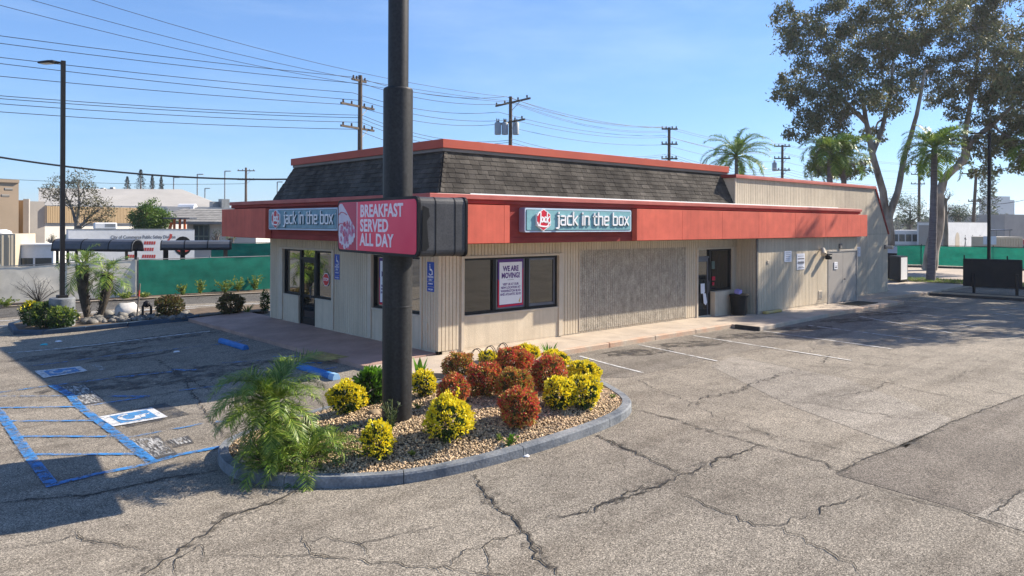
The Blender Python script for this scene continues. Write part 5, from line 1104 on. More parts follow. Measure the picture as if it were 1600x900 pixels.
for i, (px, lx, lab) in enumerate(((134, (-.16, .14), 'left of the two short dark trunked palms in the roadside planter'), (160, (.22, -.2), 'right of the two short dark trunked palms in the roadside planter'))):
    p = G(px + (3 if i == 0 else -5), 497, fn=gpl); palm('queen_palm', lab, p, 1.95 - .3 * i, .155 - .02 * i, 1.15 - .1 * i, 15 - 2 * i, 'l_palm', 'palmbark', 'pair of planter palms', ll=.42, lw=.024, nl=24, tilts=98, seed=20 + i, boots=True, lean=lx)
def place_shrub(nm, lab, px, py, w, h, inner, outer, nin, nout, ls, fn=gz, group=None, low=-.3, seed=0):
    b = G(px, py, fn=fn); s = scale_at(b); return shrub(nm, lab, b, w * s / 2, h * s / 2, inner, outer, group, nin, nout, ls, ls * .6, low, seed)
place_shrub('planter_shrub', 'wide clipped yellow green shrub before the lamp base', 72, 512, 46, 40, 'l_green', 'l_weed', 1700, 700, .09, gpl, None, .1, 41); place_shrub('planter_shrub', 'clipped yellow green shrub merging with the wide one, under the lamp', 96, 513, 40, 32, 'l_green', 'l_weed', 1400, 600, .09, gpl, None, .1, 42)
place_shrub('planter_shrub', 'low yellow green shrub at the left end of the planter', 50, 509, 34, 38, 'l_green', 'l_yellow', 1200, 260, .09, gpl, None, .5, 46)
place_shrub('round_shrub', 'dark olive ball shrub beside the backflow pipe', 265, 496, 38, 34, 'l_olive', 'l_olive', 1300, 600, .09, gpl, 'round shrubs along the street', -.6, 43); place_shrub('round_shrub', 'dark olive ball shrub at the end of the pink pavement', 361, 493, 36, 34, 'l_olive', 'l_olive', 1300, 600, .09, gz, 'round shrubs along the street', -.6, 44)
place_shrub('round_shrub', 'thin shrub at the back corner of the restaurant', 414, 489, 12, 34, 'l_green', 'l_bright', 300, 100, .09, gz, 'round shrubs along the street', -.6, 45)
blades('spiky_plant', 'spiky bright green plant beside the dark ball shrub', 'plant', G(386, 492), 18, .45, .05, .28, 'l_weed')
p = G(214, 496, fn=gpl); t = thing('marker_stake', 'thin wooden stake with a faded red band near the boulder', 'stake', p); h_ = 53 * scale_at(p); MB().tube([p, p + up * h_ + rt * .1], .028, 6).build('stake', M['bark'], t); MB().tube([p + up * h_ * .62 + rt * .06, p + up * h_ * .8 + rt * .08], .032, 6).build('red_band', M['markred'], t)
p = G(230, 497, fn=gpl); t = thing('backflow_pipe', 'black bent backflow pipe with a valve in the planter', 'pipe', p); s_ = scale_at(p)
A_ = p - rt * 7 * s_; B_ = p + rt * 6 * s_; MB().tube([A_, A_ + up * .42, A_ + up * .5 + rt * .06, B_ + up * .5 - rt * .06, B_ + up * .42, B_], .045, 8).build('pipe', M['black_metal'], t, smooth=True); MB().lathe(p + up * .38 - rt * .02, [(.02, 0), (.1, .04), (.13, .12), (.1, .2), (.02, .25)], 12).build('valve', M['black_metal'], t, smooth=True)
p = G(246, 496, fn=gpl); t = thing('marker_post', 'thin grey post right of the backflow pipe', 'post', p); MB().tube([p, p + up * .55], .02, 6).build('post', M['galv'], t)

# ------------------------------------------------------------------ fences
def screen_fence(name, label, pts, h, mat, postm, spacing=3.0, off=.05, z0=.06, topbar=True):
    P = [Vector(p) for p in pts]; t = thing(name, label, 'fence', P[0]); path = []
    for a, b in zip(P[:-1], P[1:]):
        n = max(1, round((b - a).to_2d().length / spacing))
        for i in range(n): path.append(a.lerp(b, i / n))
    path.append(P[-1])
    for i, p in enumerate(path): MB().tube([p - up * .1, p + up * (h + .1)], .03, 8).build('post', M[postm], t)
    for a, b in zip(path[:-1], path[1:]):
        d = (b - a).normalized(); q = Vector((d.y, -d.x, 0)); q = q if q.dot(camv - a) > 0 else -q; vs = []; nxs, nzs = 10, 7; sd = random.uniform(0, 50)
        for j in range(nzs + 1):
            for i in range(nxs + 1):
                f, g = i / nxs, j / nzs; sag = .05 * math.sin(f * math.pi) * (1 if j == nzs else .3 if j > nzs / 2 else 0)
                p = a.lerp(b, f) + q * (off + .11 * noise.noise((f * 3.5 + sd, g * 5, 0)) * math.sin(math.pi * f)) + up * (z0 + g * (h - z0) - sag); vs.append(p)
        MB().add(vs, [(j * (nxs + 1) + i, j * (nxs + 1) + i + 1, (j + 1) * (nxs + 1) + i + 1, (j + 1) * (nxs + 1) + i) for j in range(nzs) for i in range(nxs)]).build('screen_panel', M[mat], t, smooth=True, recalc=False)
        if topbar: MB().tube([a + up * h, b + up * h], .022, 6).build('top_rail', M[postm], t)
    return t
def hz(p, py): return (p - 0)
F0, F1, F2, F3 = G(-160, 486), G(0, 476), G(214, 464.5), G(428, 452.5)
screen_fence('screen_fence', 'off white fabric screened fence along the street, left half', [F0, F1, F2], 1.72, 'pale_screen', 'galv', 3.4); screen_fence('screen_fence', 'green fabric screened fence along the street next to the off white stretch', [F2 + Vector((.05, 0, 0)), F3], 1.72, 'green_screen', 'galv', 3.3)
H0, H1 = G(385, 441), G(440, 438); screen_fence('screen_fence', 'farther green screened fence glimpsed beside the restaurant back corner', [G(330, 440), H1], 2.25, 'green_screen', 'galv', 3.3)
K0, K1, K2 = G(1290, 412), G(1440, 414.5), G(1680, 424)
screen_fence('screen_fence', 'long green screened fence behind the eucalyptus trees at the right', [K0, K1, K2], 1.72, 'green_screen', 'black_metal', 4.6)
for i, (px, py, r, h) in enumerate(((285, 463, .35, .55), (313, 461, .4, .75), (352, 459, .55, .7), (372, 457, .5, .8), (398, 455, .5, .8), (195, 468, .6, .3), (225, 467, .5, .25), (10, 481, .6, .4))):
    labs = ['leafy weed left of the tall fence weed', 'tall upright weed against the green fence', 'broad yellow green weed on the verge', 'broad weed right of the yellow green one', 'weed on the verge nearest the restaurant', 'low weed patch below the fence joint', 'low weed patch under the green fence end', 'weed at the foot of the pale fence, far left']
    weed(labs[i], G(px, py) + up * .03, r, h, 260, 'l_weed', .11, 'verge_weed', 'weeds along the street fence')
p = G(60, 473.5); t = thing('bare_twigs', 'leafless spread of twigs in front of the off white fence', 'bush', p); mb = MB()  # twigs added where a branching dark mark crosses the fence
for k in range(26):
    a = random.uniform(-.9, .9); l = random.uniform(.5, 1.5); e = p + rt * math.sin(a) * l * 1.2 + up * math.cos(a) * l * .8 - fwd * random.uniform(0, .5); m_ = p.lerp(e, .5) + up * .1; mb.tube([p, m_, e], [.014, .01, .004], 4)
    for q in range(3): f = m_.lerp(e, random.random()); mb.tube([f, f + rt * random.uniform(-.3, .3) + up * random.uniform(.05, .3)], [.006, .003], 3)
mb.build('twigs', M['twig'], t)

# ------------------------------------------------------------------ beyond the street: shelters, trailer, buildings
def canopy(label, px0, px1, ytop, ybot, d0, d1, seams):
    A = at_d(px0, ybot, d0); B = at_d(px1, ybot, d1); A.z = B.z = (A.z + B.z) / 2; h = (ybot - ytop) * d0 / F; dd = (B - A).normalized(); s = Vector((-dd.y, dd.x, 0)); w = 1.05
    t = thing('shelter', label, 'shelter', (A.x, A.y, gz(A.x)), 'arched canopies behind the fence'); pr = []
    for k in range(9): a = math.pi * k / 8; pr.append((w / 2 - w / 2 * math.cos(a), h * math.sin(a) ** .75 + .04))
    out = [A + s * x + up * z for x, z in pr]; inn_ = [A + s * (w / 2 + (x - w / 2) * .94) + up * (z - .05) for x, z in pr][::-1]
    MB().extr(out + inn_, B - A).build('canopy_sheet', M['awning'], t)
    for f in seams:
        MB().extr([p + dd * (B - A).length * f + up * .012 - s * .0 for p in out] + [p + dd * (B - A).length * f - up * .04 for p in out[::-1]], dd * .06).build('canopy_rib', M['black_metal'], t)
    MB().obox(A - s * .03 - up * .1, B - A, s * .08, up * .1).build('gutter', M['black_metal'], t); MB().obox(A + s * (w - .05) - up * .1, B - A, s * .08, up * .1).build('gutter', M['black_metal'], t)
    for f in (.06, .3, .92):
        for q in (.1, w - .15): p = A.lerp(B, f) + s * q; MB().box(p.x - .06, p.x + .06, p.y - .06, p.y + .06, gz(p.x) - .1, A.z).build('post', M['black_metal'], t)
canopy('dark arched canopy shelter in front of the white trailer, left one', 80, 206, 375, 390, 40, 39.5, (.0, .36, .70, .985)); canopy('dark arched canopy shelter above the green fence, right one', 250, 360, 377, 388, 40, 41, (.0, .33, .66, .985))
def bld_box(t, name, px0, px1, d0, d1, ztop, depth, mat, zb=None):
    A = at_d(px0, 350, d0); B = at_d(px1, 350, d1); A.z = B.z = gz(0) - .4 if zb is None else zb; dd = (B - A); s = Vector((-dd.y, dd.x, 0)).normalized()
    if s.dot(A - camv) < 0: s = -s
    return MB().obox(A, dd, s * depth, up * (ztop - A.z)).build(name, M[mat], t), A, B, s
# white trailer
A = at_d(107, 350, 47); B = at_d(304, 350, 51); A.z = B.z = -.1; dd = (B - A).normalized(); n = Vector((dd.y, -dd.x, 0)); ln = (B - A).length
t = thing('trailer', 'long white public safety trailer with red stripes behind the shelters', 'trailer', A)
bd = MB().obox(A + up * .55, B - A, -n * 2.5, up * 2.36).build('body', M['white'], t); MB().obox(A + up * 2.911 - dd * .01 + n * .01, dd * (ln + .02), -n * 2.52, up * .05).build('roof_edge', M['galv'], t)
MB().obox(A + up * .4 + dd * .1 - n * .05, dd * (ln - .2), -n * 2.4, up * .149).build('chassis', M['black_metal'], t)
tp = lambda px, py: A + dd * ((px - 107) / 197 * ln) + up * (3.3 - (py - 347.6) / F * (47 + 4 * (px - 107) / 197) + .1) + n * .004
text('City of Commerce Public Safety Division', .29, tp(221, 370.5) + n * .003, dd, up, M['print'], bd, bold=.006, sx=.80, depth=.001)
for x0_, x1_, y0_, y1_ in ((221, 240, 377, 382), (183, 203, 388, 393), (218, 237, 387, 392), (195, 210, 398, 403), (218, 240, 398, 403)):
    
    nb = max(2, int((x1_ - x0_) / 3.2))
    for q_ in range(nb):
        xa, xb = x0_ + (x1_ - x0_) * q_ / nb, x0_ + (x1_ - x0_) * (q_ + .78) / nb; MB().extr([tp(xa, y1_), tp(xb, y1_), tp(xb + .8, y0_), tp(xa + .8, y0_)], n * .004).build('printed_stripe', M['markred'], bd)
MB().extr([tp(284.5 + 15 * math.cos(k * .393), 384 - 15 * math.sin(k * .393)) for k in range(16)], n * .004).build('printed_emblem', M['frame'], bd); MB().extr([tp(284.5 + 13 * math.cos(k * .393), 386 - 8 * math.sin(k * .393)) + n * .0045 for k in range(16)], n * .002).build('printed_emblem', M['markred'], bd)
MB().extr([tp(px_, py_) for px_, py_ in ((257, 377), (260, 378), (266, 371), (267, 366), (263, 365), (262, 371))], n * .005).build('printed_emblem', M['markred'], bd)
for f in (.06, .12, .8, .86):
    p = A + dd * ln * f + up * .35 + n * .02; MB().tube([p, p - n * .25], .42, 16).build('wheel', M['rubber'], t)
p = A + dd * ln * .2 - n * .8 + up * 2.96; ac = MB().obox(p, dd * 1.3, -n * .9, up * .42).build('roof_air_conditioner', M['white'], t, bev=.06)
MB().obox(p + dd * .6 + up * .12 + n * .004, dd * .6, -n * .02, up * .22).build('grille', M['galv'], ac)
# portable cabin and box container at the left edge
t = thing('site_cabin', 'low white site cabin with dark windows beyond the pale fence', 'cabin', at_d(50, 420, 44)); o, A, B, s = bld_box(t, 'wall', 24, 84, 44, 44.5, 3.3 - (384 - 347) * 44 / F, 2.5, 'white')
dd = (B - A).normalized(); MB().obox(A - dd * .1 - s * .1 + up * (1.93 - A.z), B - A + dd * .2, s * 2.7, up * .08).build('roof', M['white'], t)
for f in (.03, .52): p = A + (B - A) * f; MB().obox(p - s * .02 + up * .85, (B - A) * .43, s * .018, up * .85).build('window', M['dkglass'], t)
t = thing('container', 'beige box container at the far left behind the pale fence', 'container', at_d(8, 420, 43)); bld_box(t, 'body', -60, 24, 43, 43.4, 3.3 - (366 - 347) * 43 / F, 2.4, 'beigebox')
for px in (-30, -12, 4, 14, 19): p = at_d(px, 350, 42.98); p.z = -.4; MB().box(p.x - .05, p.x + .05, p.y - .06, p.y - .005, -.4, 2.55).build('rib', M['beigebox'], t)
t = thing('roof_tank', 'white rounded tank lid above the beige container', 'tank', at_d(5, 360, 45)); p = at_d(4, 365, 45); MB().lathe(Vector((p.x, p.y, -.4)), [(.5, 0), (.5, 3.0), (.42, 3.15), (.2, 3.25)], 16).build('tank', M['white'], t, smooth=True)
# tan tower block at far left
t = thing('tan_building', 'tall tan stucco building at the left edge of the view', 'building', at_d(0, 420, 62)); bld_box(t, 'wall', -110, 29, 60, 64, 3.3 + 66 * 62 / F, 12, 'stucco_tan')
o, A, B, s = bld_box(t, 'roof_edge', -112, 30, 59.9, 63.9, 3.3 + 68 * 62 / F, 12.2, 'stucco_tan', zb=3.3 + 63 * 62 / F)
for px, py in ((19, 296), (14, 306)): p = at_d(px, py, 62); MB().tube([p, p - fwd * .5 - rt * .3], .12, 6).build('wall_lamp', M['greytrim'], t)
t = thing('grey_building', 'grey stucco workshop with tall corner pier behind the cabin', 'building', at_d(50, 420, 70)); bld_box(t, 'wall', 42, 70, 69, 70, 3.3 + 32 * 70 / F, 1.5, 'stucco_grey'); bld_box(t, 'corner_pier', 36, 45, 68, 68.2, 3.3 + 36 * 68 / F, 1.0, 'stucco_grey'); bld_box(t, 'shaded_bay', 29, 36, 69, 69, 3.3 + 34 * 69 / F, 1, 'brownslat')
# long low building with slatted band and pale hipped roof
t = thing('long_building', 'long low building with tan slatted band and huge pale hipped roof', 'building', at_d(180, 420, 76))
o, A, B, s = bld_box(t, 'wall', 70, 330, 70, 88, 3.15, 10, 'stucco_white'); dd = (B - A).normalized()
MB().obox(A + dd * .0 - s * .25 + up * (3.2 - A.z), (B - A) * .55, s * 8, up * 1.62).build('slatted_band', M['stucco_grey'], t)
for i in range(64):
    p = A + (B - A) * (.55 * (i + .1) / 64) - s * .31; p.z = 3.22; MB().obox(p, (B - A) * (.55 / 64 * .8), s * .055, up * 1.57).build('slat', M['brownslat'], t)
for i in range(9): p = A + (B - A) * (.08 + .095 * i) - s * .03 + up * .9; MB().obox(p, (B - A) * .07, s * .028, up * 1.75).build('window', M['dkglass'], t)
E_ = [at_d(px, 350, d) for px, d in ((60, 86), (352, 92))]; ez, rz_ = 3.3 + 26 * 88 / F, 3.3 + 53 * 98 / F
e0, e1 = E_; sN = Vector((-(e1 - e0).y, (e1 - e0).x, 0)).normalized(); sN = sN if sN.dot(e0 - camv) > 0 else -sN
r0 = at_d(60, 350, 98); r1 = at_d(284, 350, 100); b0, b1 = e0 + sN * 28, e1 + sN * 28
for v in (e0, e1, b0, b1): v.z = ez
r0.z = r1.z = rz_; r0b, r1b = r0 + sN * 6, r1 + sN * 6
MB().add([e0, e1, b1, b0, r0, r1, r1b, r0b], [(0, 1, 5, 4), (1, 2, 6, 5), (2, 3, 7, 6), (3, 0, 4, 7), (4, 5, 6, 7)]).build('roof', M['palefelt'], t)
MB().obox(Vector((e0.x, e0.y, 2.5)), e1 - e0, sN * 27, up * (ez - 2.5)).build('upper_wall', M['stucco_white'], t)
for px, py in ((161, 299), (176, 298)): p = at_d(px, py, 99); MB().lathe(p - up * .5, [(.2, 0), (.2, .7), (.35, .75), (.3, .95)], 8).build('roof_vent', M['galv'], t)
# shingled house
t = thing('house', 'small house with grey shingle roof and gridded sage window beyond the trailer', 'house', at_d(310, 420, 62)); o, A, B, s = bld_box(t, 'wall', 292, 400, 62, 63, 3.45, 9, 'stucco_white'); dd = (B - A).normalized(); w_ = (B - A).length
p0, p1 = A - dd * 3.0 - s * .8, B + dd * .3 - s * .8; p0.z = p1.z = 3.35; q0, q1 = p0 + s * 5 + up * 1.15, p1 + s * 5 + up * 1.15; q0 += dd * 1.8
MB().add([p0, p1, q1, q0, p0 - up * .18, p1 - up * .18], [(0, 1, 2, 3), (4, 5, 1, 0)]).build('roof', M['greyshingle'], t)
mb = MB()
for r_ in range(7):
    k = 0
    while k < 46:
        f0, f1 = k / 46, (k + .93) / 46; g0 = r_ / 7; a = p0.lerp(p1, f0).lerp(q0.lerp(q1, f0), g0); b = p0.lerp(p1, f1).lerp(q0.lerp(q1, f1), g0); a2 = p0.lerp(p1, f0).lerp(q0.lerp(q1, f0), g0 + .138); b2 = p0.lerp(p1, f1).lerp(q0.lerp(q1, f1), g0 + .138); o_ = up * .05; mb.add([a + o_, b + o_, b2 + up * .015, a2 + up * .015, a, b], [(0, 1, 2, 3), (4, 5, 1, 0)]); k += 1
sh = mb.build('roof_shingles', M['greyshingle'], t); sh['kind'] = 'stuff'
wv0 = at_d(302, 350, 61.9); wv1 = at_d(327, 350, 62.1); wv0.z = wv1.z = 1.2
fr = MB().obox(wv0, wv1 - wv0, s * .12, up * 2.0).build('window', M['greenframe'], t)
for i in range(3):
    for j in range(2):
        q = wv0 + (wv1 - wv0) * (.06 + .315 * i) - s * .012 + up * (.1 + .95 * j); MB().obox(q, (wv1 - wv0) * .25, s * .011, up * .82).build('pane', M['dkglass'], fr)
t = thing('white_building', 'flat roofed white building behind the shingled house', 'building', at_d(310, 420, 86)); bld_box(t, 'wall', 262, 400, 84, 88, 3.3 + 24 * 86 / F, 8, 'stucco_white'); p = at_d(293, 326, 85.5); MB().tube([p - rt * .9, p + rt * .9], .55, 12).build('roof_vent', M['white'], t)
for px, py, w_ in ((338, 322, 1.2), (350, 318, .9)): p = at_d(px, py, 87); MB().box(p.x - w_ / 2, p.x + w_ / 2, p.y - .5, p.y + .5, p.z - .5, p.z + .5).build('roof_unit', M['galv'], t)
# tractor roof and posts behind the trailer
p = at_d(280, 350, 55); t = thing('tractor', 'orange tractor with dark canopy parked behind the white trailer', 'tractor', (p.x, p.y, -.3)); q = lambda r_, z, f=0: Vector((p.x, p.y, 0)) + rt * r_ + fwd * f + up * z
for r_ in (-.35, .05, .4): MB().tube([q(r_, .9), q(r_, 3.55)], .09, 6).build('roof_post', M['orange'], t)
MB().obox(q(-.9, 3.56, -.6), rt * 1.9, fwd * 1.3, up * .1).build('canopy', M['awning'], t, bev=.03); MB().obox(q(-.7, .6, -.4), rt * 1.3, fwd * 1.0, up * 1.1).build('body', M['orange'], t, bev=.08); MB().tube([q(-.75, .25, -.5), q(-.75, .25, .5)], .55, 14).build('wheel', M['rubber'], t); MB().tube([q(.45, .25, -.5), q(.45, .25, .5)], .55, 14).build('wheel', M['rubber'], t)
MB().tube([q(-.6, 1.6), q(-.75, 2.6), q(-.55, 3.3)], .1, 6).build('exhaust_pipe', M['orange'], t)

# ------------------------------------------------------------------ trees
def limbs(mb, a, b, r0, r1, n=6, wob=.12, sag=0.):
    a, b = Vector(a), Vector(b); L_ = (b - a).length; sd = random.uniform(0, 99); pts = []; rr_ = []
    for i in range(n + 1):
        f = i / n; p = a.lerp(b, f) + Vector((noise.noise((f * 2.2, sd, 0)), noise.noise((f * 2.2, sd, 5)), noise.noise((f * 2.2, sd, 9)))) * wob * L_ * math.sin(math.pi * f) + up * sag * L_ * math.sin(math.pi * f); pts.append(p); rr_.append(r0 + (r1 - r0) * f)
    mb.tube(pts, rr_, 7, cap=False); return pts
def crown_leaves(blobs, per_m2, ls, lw, mat, parent, droop=0., sub=14, name='crown', sig=.30, up_bias=0.):
    VV, FF, nn = [], [], 0
    for c, r in blobs:
        n = int(per_m2 * r * r); u = sph(sub) * (RNG.uniform(.25, 1.0, sub) ** .6)[:, None] * r * np.array((1, 1, .8)); pick = RNG.integers(0, sub, n)
        P = np.array(c) + u[pick] + RNG.normal(0, sig * r, (n, 3)) * np.array((1, 1, .75)); D = RNG.normal(size=(n, 3)); D[:, 2] += -droop + up_bias
        v, f = leafgeo(P, D, ls, lw); VV.append(v); FF.append(f + nn); nn += len(v)
    o = fast(name, np.concatenate(VV), np.concatenate(FF), M[mat], parent); o['kind'] = 'stuff'; return o
def blob_tree(name, label, base, forks, blobs, bark, matl, per, ls, lw, r0, droop=0., sub=14, sig=.30, cat='tree', group=None, limb_r=.09):
    """forks: list of trunk polylines (points, start radius, end radius); every blob hangs on the nearest fork point by a limb"""
    base = Vector(base); t = thing(name, label, cat, base, group); mb = MB(); nodes = []
    for pts, ra, rb in forks:
        P = [Vector(p) for p in pts]; dense = []
        for a, b in zip(P[:-1], P[1:]):
            for k in range(4): dense.append(a.lerp(b, k / 4))
        dense.append(P[-1]); rr_ = [ra + (rb - ra) * i / (len(dense) - 1) for i in range(len(dense))]
        for i in range(1, len(dense) - 1): dense[i] = dense[i] + Vector((noise.noise(dense[i] * .6), noise.noise(dense[i] * .6 + Vector((9, 0, 0))), 0)) * rr_[i] * .5
        mb.tube(dense, rr_, 10); nodes += list(zip(dense, rr_))[2:]
    for c, r in blobs:
        c = Vector(c); nd = min(nodes, key=lambda q: (q[0] - c).length + (4 * max(0, q[0].z - c.z + 1) if not droop else 1.2 * max(0, c.z - q[0].z))); rs = min(nd[1] * .65, limb_r * (1 + .15 * (nd[0] - c).length)); pts = limbs(mb, nd[0], c, rs, rs * .3, 6, .16, .06)
        nodes.append((pts[3], rs * .6))
        for k in range(4): e = c + Vector(tuple(sph(1)[0])) * r * .85; limbs(mb, pts[4], e, rs * .3, rs * .08, 4, .2)
    mb.build('trunk', M[bark], t, smooth=True, recalc=False); crown_leaves(blobs, per, ls, lw, matl, t, droop, sub, sig=sig); return t
T = lambda px, py, d: tuple(at_d(px, py, d))
# eucalyptus one: twin trunks seen behind the end wall
D1 = 54
b1 = at_d(1390, 425, D1); b1.z = gz(b1.x)
bl = []
for px, py, r, dz in [(1240, 30, 1.5, 2), (1262, 75, 1.8, -2), (1300, 25, 2.0, 0), (1235, 128, 1.3, 1), (1265, 160, 1.7, -1), (1228, 155, 1.0, 0), (1290, 120, 1.9, 3), (1310, 190, 1.6, 0), (1262, 200, 1.4, -2), (1295, 235, 1.3, 1), (1338, 70, 2.2, 4), (1330, 150, 2.0, -3), (1370, 25, 2.1, 0), (1390, 95, 2.1, 3), (1376, 160, 1.7, -2), (1355, -40, 2.3, 0), (1415, -20, 2.2, -2), (1430, 50, 2.0, 1), (1450, 120, 1.7, 2), (1465, 15, 1.9, -1), (1290, -40, 1.8, 0), (1300, 265, 1.3, 2), (1335, 262, 1.1, 2), (1275, 262, .9, 2), (1245, 60, 1.0, 0), (1222, 20, .8, 0), (1365, 210, .9, 3), (1410, 130, 1.3, -1), (1330, 110, 1.6, 0), (1400, 60, 1.6, -2)]:
    bl.append((T(px, py, D1 + dz), r))
blob_tree('eucalyptus_tree', 'big eucalyptus with twin pale trunks rising behind the end of the restaurant', b1, [([b1, T(1388, 380, D1), T(1386, 340, D1)], 0.5, .38), ([T(1386, 345, D1), T(1380, 300, D1), T(1362, 235, D1 - .5), T(1352, 190, D1), T(1345, 140, D1)], .29, .12), ([T(1388, 345, D1), T(1402, 300, D1), T(1415, 240, D1 + .5), T(1432, 180, D1), T(1445, 110, D1)], .26, .10), ([T(1352, 190, D1), T(1320, 160, D1 - 1), T(1285, 120, D1 - 1)], .18, .07), ([T(1363, 240, D1 - .5), T(1378, 200, D1), T(1392, 140, D1 + 1), T(1396, 80, D1 + 1)], .2, .07)], bl, 'eucbark', 'l_euc', 640, .25, .10, .5, droop=.9, sub=20, sig=.155, group='eucalyptus trees')
D2 = 58
b2 = at_d(1452, 420, D2); b2.z = gz(b2.x); bl = []
for px, py, r, dz in [(1490, 75, 2.0, 0), (1525, 25, 2.3, 2), (1575, 45, 2.5, 0), (1540, 95, 2.2, -2), (1590, 110, 2.2, 2), (1500, 130, 1.6, 0), (1560, 160, 1.8, -1), (1605, 175, 2.0, 1), (1650, 90, 2.8, 0), (1640, 190, 2.2, -2), (1530, 195, 1.2, 1), (1498, 175, 1.0, 0), (1590, 235, 1.2, 0), (1625, 250, 1.3, 0), (1540, 235, .9, 0), (1505, 250, .7, 1), (1523, 270, .6, 1), (1590, 260, .8, 0), (1500, -20, 2.2, 0), (1580, -20, 2.4, 0), (1690, 30, 3.0, 0), (1700, 150, 2.6, 0), (1560, 225, 1.2, 0), (1480, 215, .8, 0), (1575, 205, 1.5, 1), (1548, 265, .7, 0), (1515, 225, .9, 0), (1600, 215, 1.5, 0), (1470, 150, 1.3, 0), (1550, 130, 1.7, 0), (1640, 330, .9, 0)]:
    bl.append((T(px, py, D2 + dz), r))
blob_tree('eucalyptus_tree', 'eucalyptus with one rough trunk leaning right beside the grey palm trunk', b2, [([b2, T(1458, 380, D2), T(1466, 330, D2), T(1466, 300, D2)], .55, .38), ([T(1466, 305, D2), T(1475, 280, D2), T(1505, 250, D2), T(1515, 225, D2), T(1550, 195, D2), T(1600, 150, D2)], .33, .13), ([T(1505, 250, D2), T(1510, 200, D2), T(1520, 140, D2), T(1530, 80, D2)], .22, .1)], bl, 'eucbark', 'l_euc', 640, .25, .10, .5, droop=.9, sub=20, sig=.155, group='eucalyptus trees')
# a further eucalyptus standing outside the view throws its shade over the right of the lot
b3 = Vector((43, -11, gz(43))); bl = [(tuple(b3 + Vector((random.uniform(-6.5, 9), random.uniform(-8, 7.5), random.uniform(7, 18)))), random.uniform(1.6, 2.5)) for _ in range(40)]
blob_tree('eucalyptus_tree', 'bigger eucalyptus beyond the right edge, seen only by its broad shade on the lot', b3, [([b3, b3 + Vector((.3, .2, 6)), b3 + Vector((0, 1, 12)), b3 + Vector((1, 0, 17))], .55, .15)], bl, 'eucbark', 'l_euc', 420, .34, .14, .5, droop=.9, sub=12, sig=.22, group='eucalyptus trees')
b4 = Vector((34.5, -12, gz(34))); bl = [(tuple(b4 + Vector((random.uniform(-5, 5), random.uniform(-4.5, 4.5), random.uniform(7, 16)))), random.uniform(1.1, 1.9)) for _ in range(17)]
blob_tree('eucalyptus_tree', 'slimmer eucalyptus beyond the right edge, nearer, casting the dappled shade by the pavement', b4, [([b4, b4 + Vector((.3, .2, 5)), b4 + Vector((0, .6, 10)), b4 + Vector((.5, 0, 14))], .4, .12)], bl, 'eucbark', 'l_euc', 420, .32, .13, .4, droop=.9, sub=12, sig=.2, group='eucalyptus trees')
# queen palms
def qpalm(label, px, py_base, d, py_top, L_, nf, seed, lean=(0, 0), tr=.17):
    b = at_d(px, py_base, d); b.z = gz(b.x); top = at_d(px, py_top, d); palm('queen_palm', label, b, top.z - b.z, tr, L_, nf, 'l_palmfar', 'palmgrey', 'queen palms', ll=.62, lw=.05, nl=36, tilts=92, seed=seed, lean=lean)
qpalm('queen palm standing alone above the restaurant roof', 1150, 420, 62, 243, 3.5, 40, 51); qpalm('left queen palm of the clump before the eucalyptus', 1296, 420, 46, 236, 2.1, 28, 52); qpalm('right queen palm of the clump before the eucalyptus', 1318, 420, 47, 240, 2.2, 28, 53); qpalm('queen palm with the grey ringed trunk on the grass island', 1454, 441, 45.5, 232, 2.6, 40, 54, (.5, 0), .20)
qpalm('queen palm whose fronds reach in at the right edge', 1618, 440, 44, 232, 2.1, 18, 55)
# left background trees
dT = 58; b = at_d(122, 400, dT); b.z = -.5
blob_tree('sparse_tree', 'thin leaved tree with forking trunk above the white trailer', b, [([b, T(121, 375, dT), T(120, 350, dT)], .22, .17), ([T(120, 352, dT), T(112, 325, dT), T(100, 300, dT)], .13, .05), ([T(120, 352, dT), T(124, 318, dT), T(122, 285, dT)], .13, .05), ([T(122, 358, dT), T(138, 340, dT), T(155, 328, dT)], .11, .04)], [(T(px, py, dT + dz), r) for px, py, r, dz in [(80, 305, .8, 0), (92, 292, .9, .5), (108, 282, .8, 0), (125, 275, .7, 0), (140, 285, .6, -.5), (118, 298, .9, 0), (95, 312, .8, 0), (135, 305, .9, 0), (150, 315, .8, 0), (165, 322, .7, .5), (135, 328, .9, -.5), (155, 340, .9, 0), (120, 320, .6, 0), (170, 335, .5, 0)]], 'bark', 'l_sparse', 420, .17, .07, .2, sub=12, sig=.22, limb_r=.04)
dT = 56; b = at_d(233, 400, dT); b.z = -.5
blob_tree('green_tree', 'dense bright green round tree behind the trailer', b, [([b, T(233, 370, dT), T(234, 345, dT)], .2, .12)], [(T(px, py, dT + dz), r) for px, py, r, dz in [(216, 348, .75, 0), (225, 335, .8, .5), (238, 328, .8, 0), (250, 335, .75, 0), (257, 348, .7, 0), (235, 345, .9, -.6), (245, 352, .8, -.5), (222, 355, .7, 0), (212, 336, .5, 0)]], 'bark', 'l_bright', 1500, .16, .08, .2, sub=12, sig=.26)
